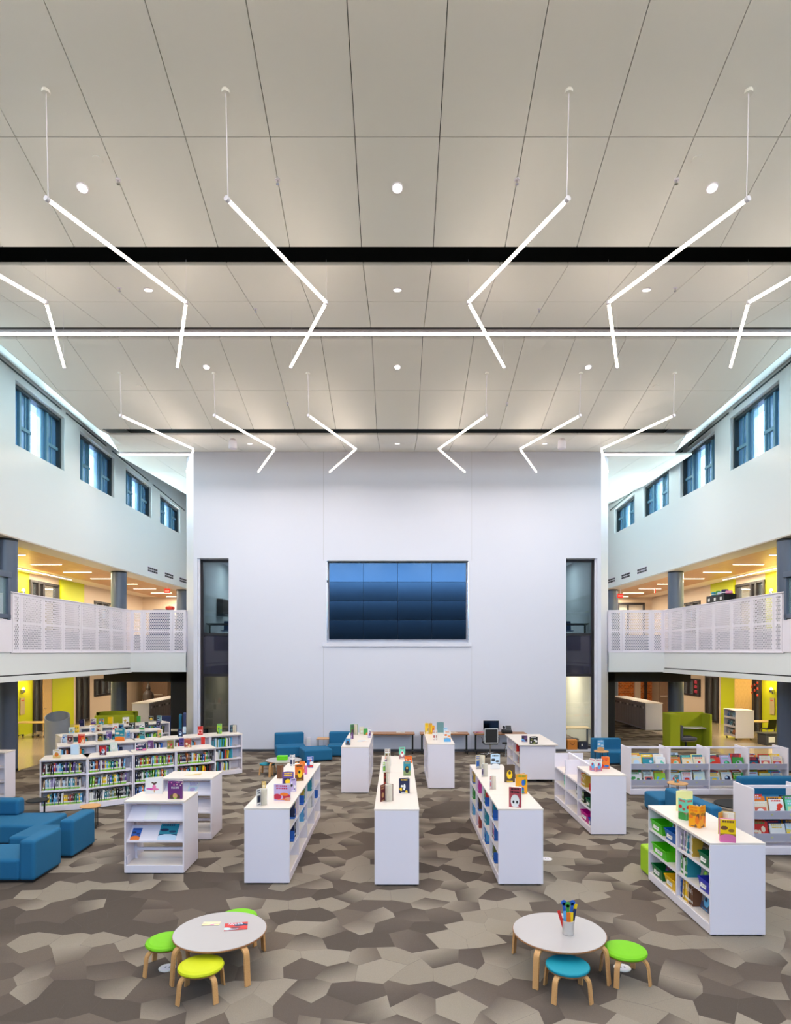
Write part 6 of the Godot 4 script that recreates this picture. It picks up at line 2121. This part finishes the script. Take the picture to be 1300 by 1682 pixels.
	block(nv, "cushion", -0.45, 0.45, 0.0, 1.62, -0.25, 0.25, mat("navy_cloth", Color8(34, 40, 92), 0.9), 0.2)
	var oc := thing("bag", "orange bag lying on the navy mound behind the railing", "bag", P(-9.05, 5.25, 25.2))
	block(oc, "bag", -0.16, 0.16, 0.0, 0.14, -0.12, 0.12, plain("scarlet"), 0.06)
	bx(oc, "strap", Vector3(0, 0.14, 0), Vector3(0.04, 0.02, 0.2), plain("orange"), 0.004)
	var sf := thing("storefront", "dark framed glass storefront at the end of the upper corridor, picture-bin side", "storefront", P(13.6, 3.64, 39.8))
	for x in [-1.9, -0.75, 0.3, 0.9, 1.9]:
		bx(sf, "mullion", Vector3(x, 1.5, 0), Vector3(0.1, 3.0, 0.1), M.frame)
	bx(sf, "head", Vector3(0, 2.95, 0), Vector3(3.9, 0.14, 0.12), M.frame)
	bx(sf, "pane", Vector3(0, 1.45, 0), Vector3(3.8, 2.9, 0.02), M.pane)
	for g in [[-1, 33.9, "yellow"], [-1, 34.6, "orange"], [-1, 34.9, "sky"], [1, 33.9, "crimson"], [1, 34.7, "sky"]]:
		var po := thing("poster", "%s poster behind the upper corridor glass, %s side" % [g[2], COL[g[0]]], "poster", P(g[0] * 16.2, 5.5, g[1]), 0, "posters behind the upper glass")
		bx(po, "sheet", Vector3(0, 0.12, 0), Vector3(0.01, 0.45, 0.4), plain(g[2]), 0)
		bx(po, "heading", Vector3(-g[0] * 0.008, 0.25, 0), Vector3(0.006, 0.08, 0.25), M.tag_white, 0)
	for e in [-1, 1]:
		var ac := thing("access_board", "beige return-air board on the lime wall behind the upper railing, %s side" % COL[e], "board", P(e * 15.85, 3.64, 30.9))
		bx(ac, "panel", Vector3(0, 0.95, 0), Vector3(0.1, 1.9, 1.5), M.beige, 0.004)
		bx(ac, "grille", Vector3(-e * 0.055, 1.7, 0.35), Vector3(0.012, 0.18, 0.6), M.grey, 0.002)

func booth(label: String, at: Vector3, yaw: float, w: float, h: float, desk_in: bool):
	var o := thing("felt_booth", label, "booth", at, yaw)
	var t := 0.10
	if desk_in:
		block(o, "side_screen", -w / 2, -w / 2 + 0.38, 0, h, 0.1, 0.75, M.felt_green, 0.04)
		block(o, "back_screen", -w / 2 + 0.02, w / 2, 0, h + 0.02, 0.0, 0.12, M.felt_green, 0.04)
		block(o, "side_screen", w / 2 - 0.10, w / 2, 0, h, 0.05, 0.75, M.felt_green, 0.04)
		var b := B.new()
		b.prism([Vector2(-0.32, 0.12), Vector2(0.68, 0.12), Vector2(0.68, 0.5), Vector2(0.2, 0.55), Vector2(-0.2, 0.35)], 0.72, 0.75)
		mk(o, "tablet_desk", b.mesh(), M.white)
		block(o, "seat", -0.36, 0.25, 0.3, 0.42, 0.15, 0.7, mat("seat_grey", Color8(84, 84, 96), 0.9), 0.04)
		block(o, "seat_back", -0.38, -0.26, 0.38, 0.86, 0.15, 0.7, M.seat_grey, 0.04)
		bx(o, "seat_frame", Vector3(-0.05, 0.27, 0.42), Vector3(0.5, 0.03, 0.5), M.chrome)
		cy(o, "leg", Vector3(-0.05, 0, 0.42), Vector3(-0.05, 0.26, 0.42), 0.03, M.steel, 12)
		return
	var b := B.new()
	var n := 28
	for i in n:
		var u := PI * (-0.12 + 1.24 * i / n)
		var v := PI * (-0.12 + 1.24 * (i + 1) / n)
		var pu := Vector3(cos(u) * w / 2, 0, -sin(u) * 0.5)
		var pv := Vector3(cos(v) * w / 2, 0, -sin(v) * 0.5)
		var nu := Vector3(cos(u), 0, -sin(u)).normalized()
		var nv := Vector3(cos(v), 0, -sin(v)).normalized()
		var up := Vector3(0, h, 0)
		b.qs(pu, pv, pv + up, pu + up, nu, nv, nv, nu)
		b.qs(pu - nu * t, pv - nv * t, pv - nv * t + up, pu - nu * t + up, -nu, -nv, -nv, -nu)
		b.q(pu + up, pv + up, pv - nv * t + up, pu - nu * t + up, Vector3.UP)
	mk(o, "back_screen", b.mesh(), M.felt_green)
	block(o, "front_screen", -w / 2, w / 2 - 0.05, 0, h - 0.1, 0.18, 0.32, M.felt_green, 0.05)
	block(o, "seat", -w / 2 + 0.15, w / 2 - 0.15, 0.02, 0.42, -0.3, 0.14, M.felt_green, 0.06)

func furnish():
	atlas.fill(Color(0.8, 0.8, 0.8))
	var cm := mat("covers", Color.WHITE, 0.4)
	cases()
	rack("long white picture book rack of four bays with two trays each", "long rack", 5.84, 15.83, 4, 0.985)
	rack("shorter white picture book rack behind the tub bookcase", "short rack", 6.28, 11.15, 3, 0.985)
	lounge()
	office()
	corridor()
	cm.albedo_texture = ImageTexture.create_from_image(atlas)
	#DEBUG
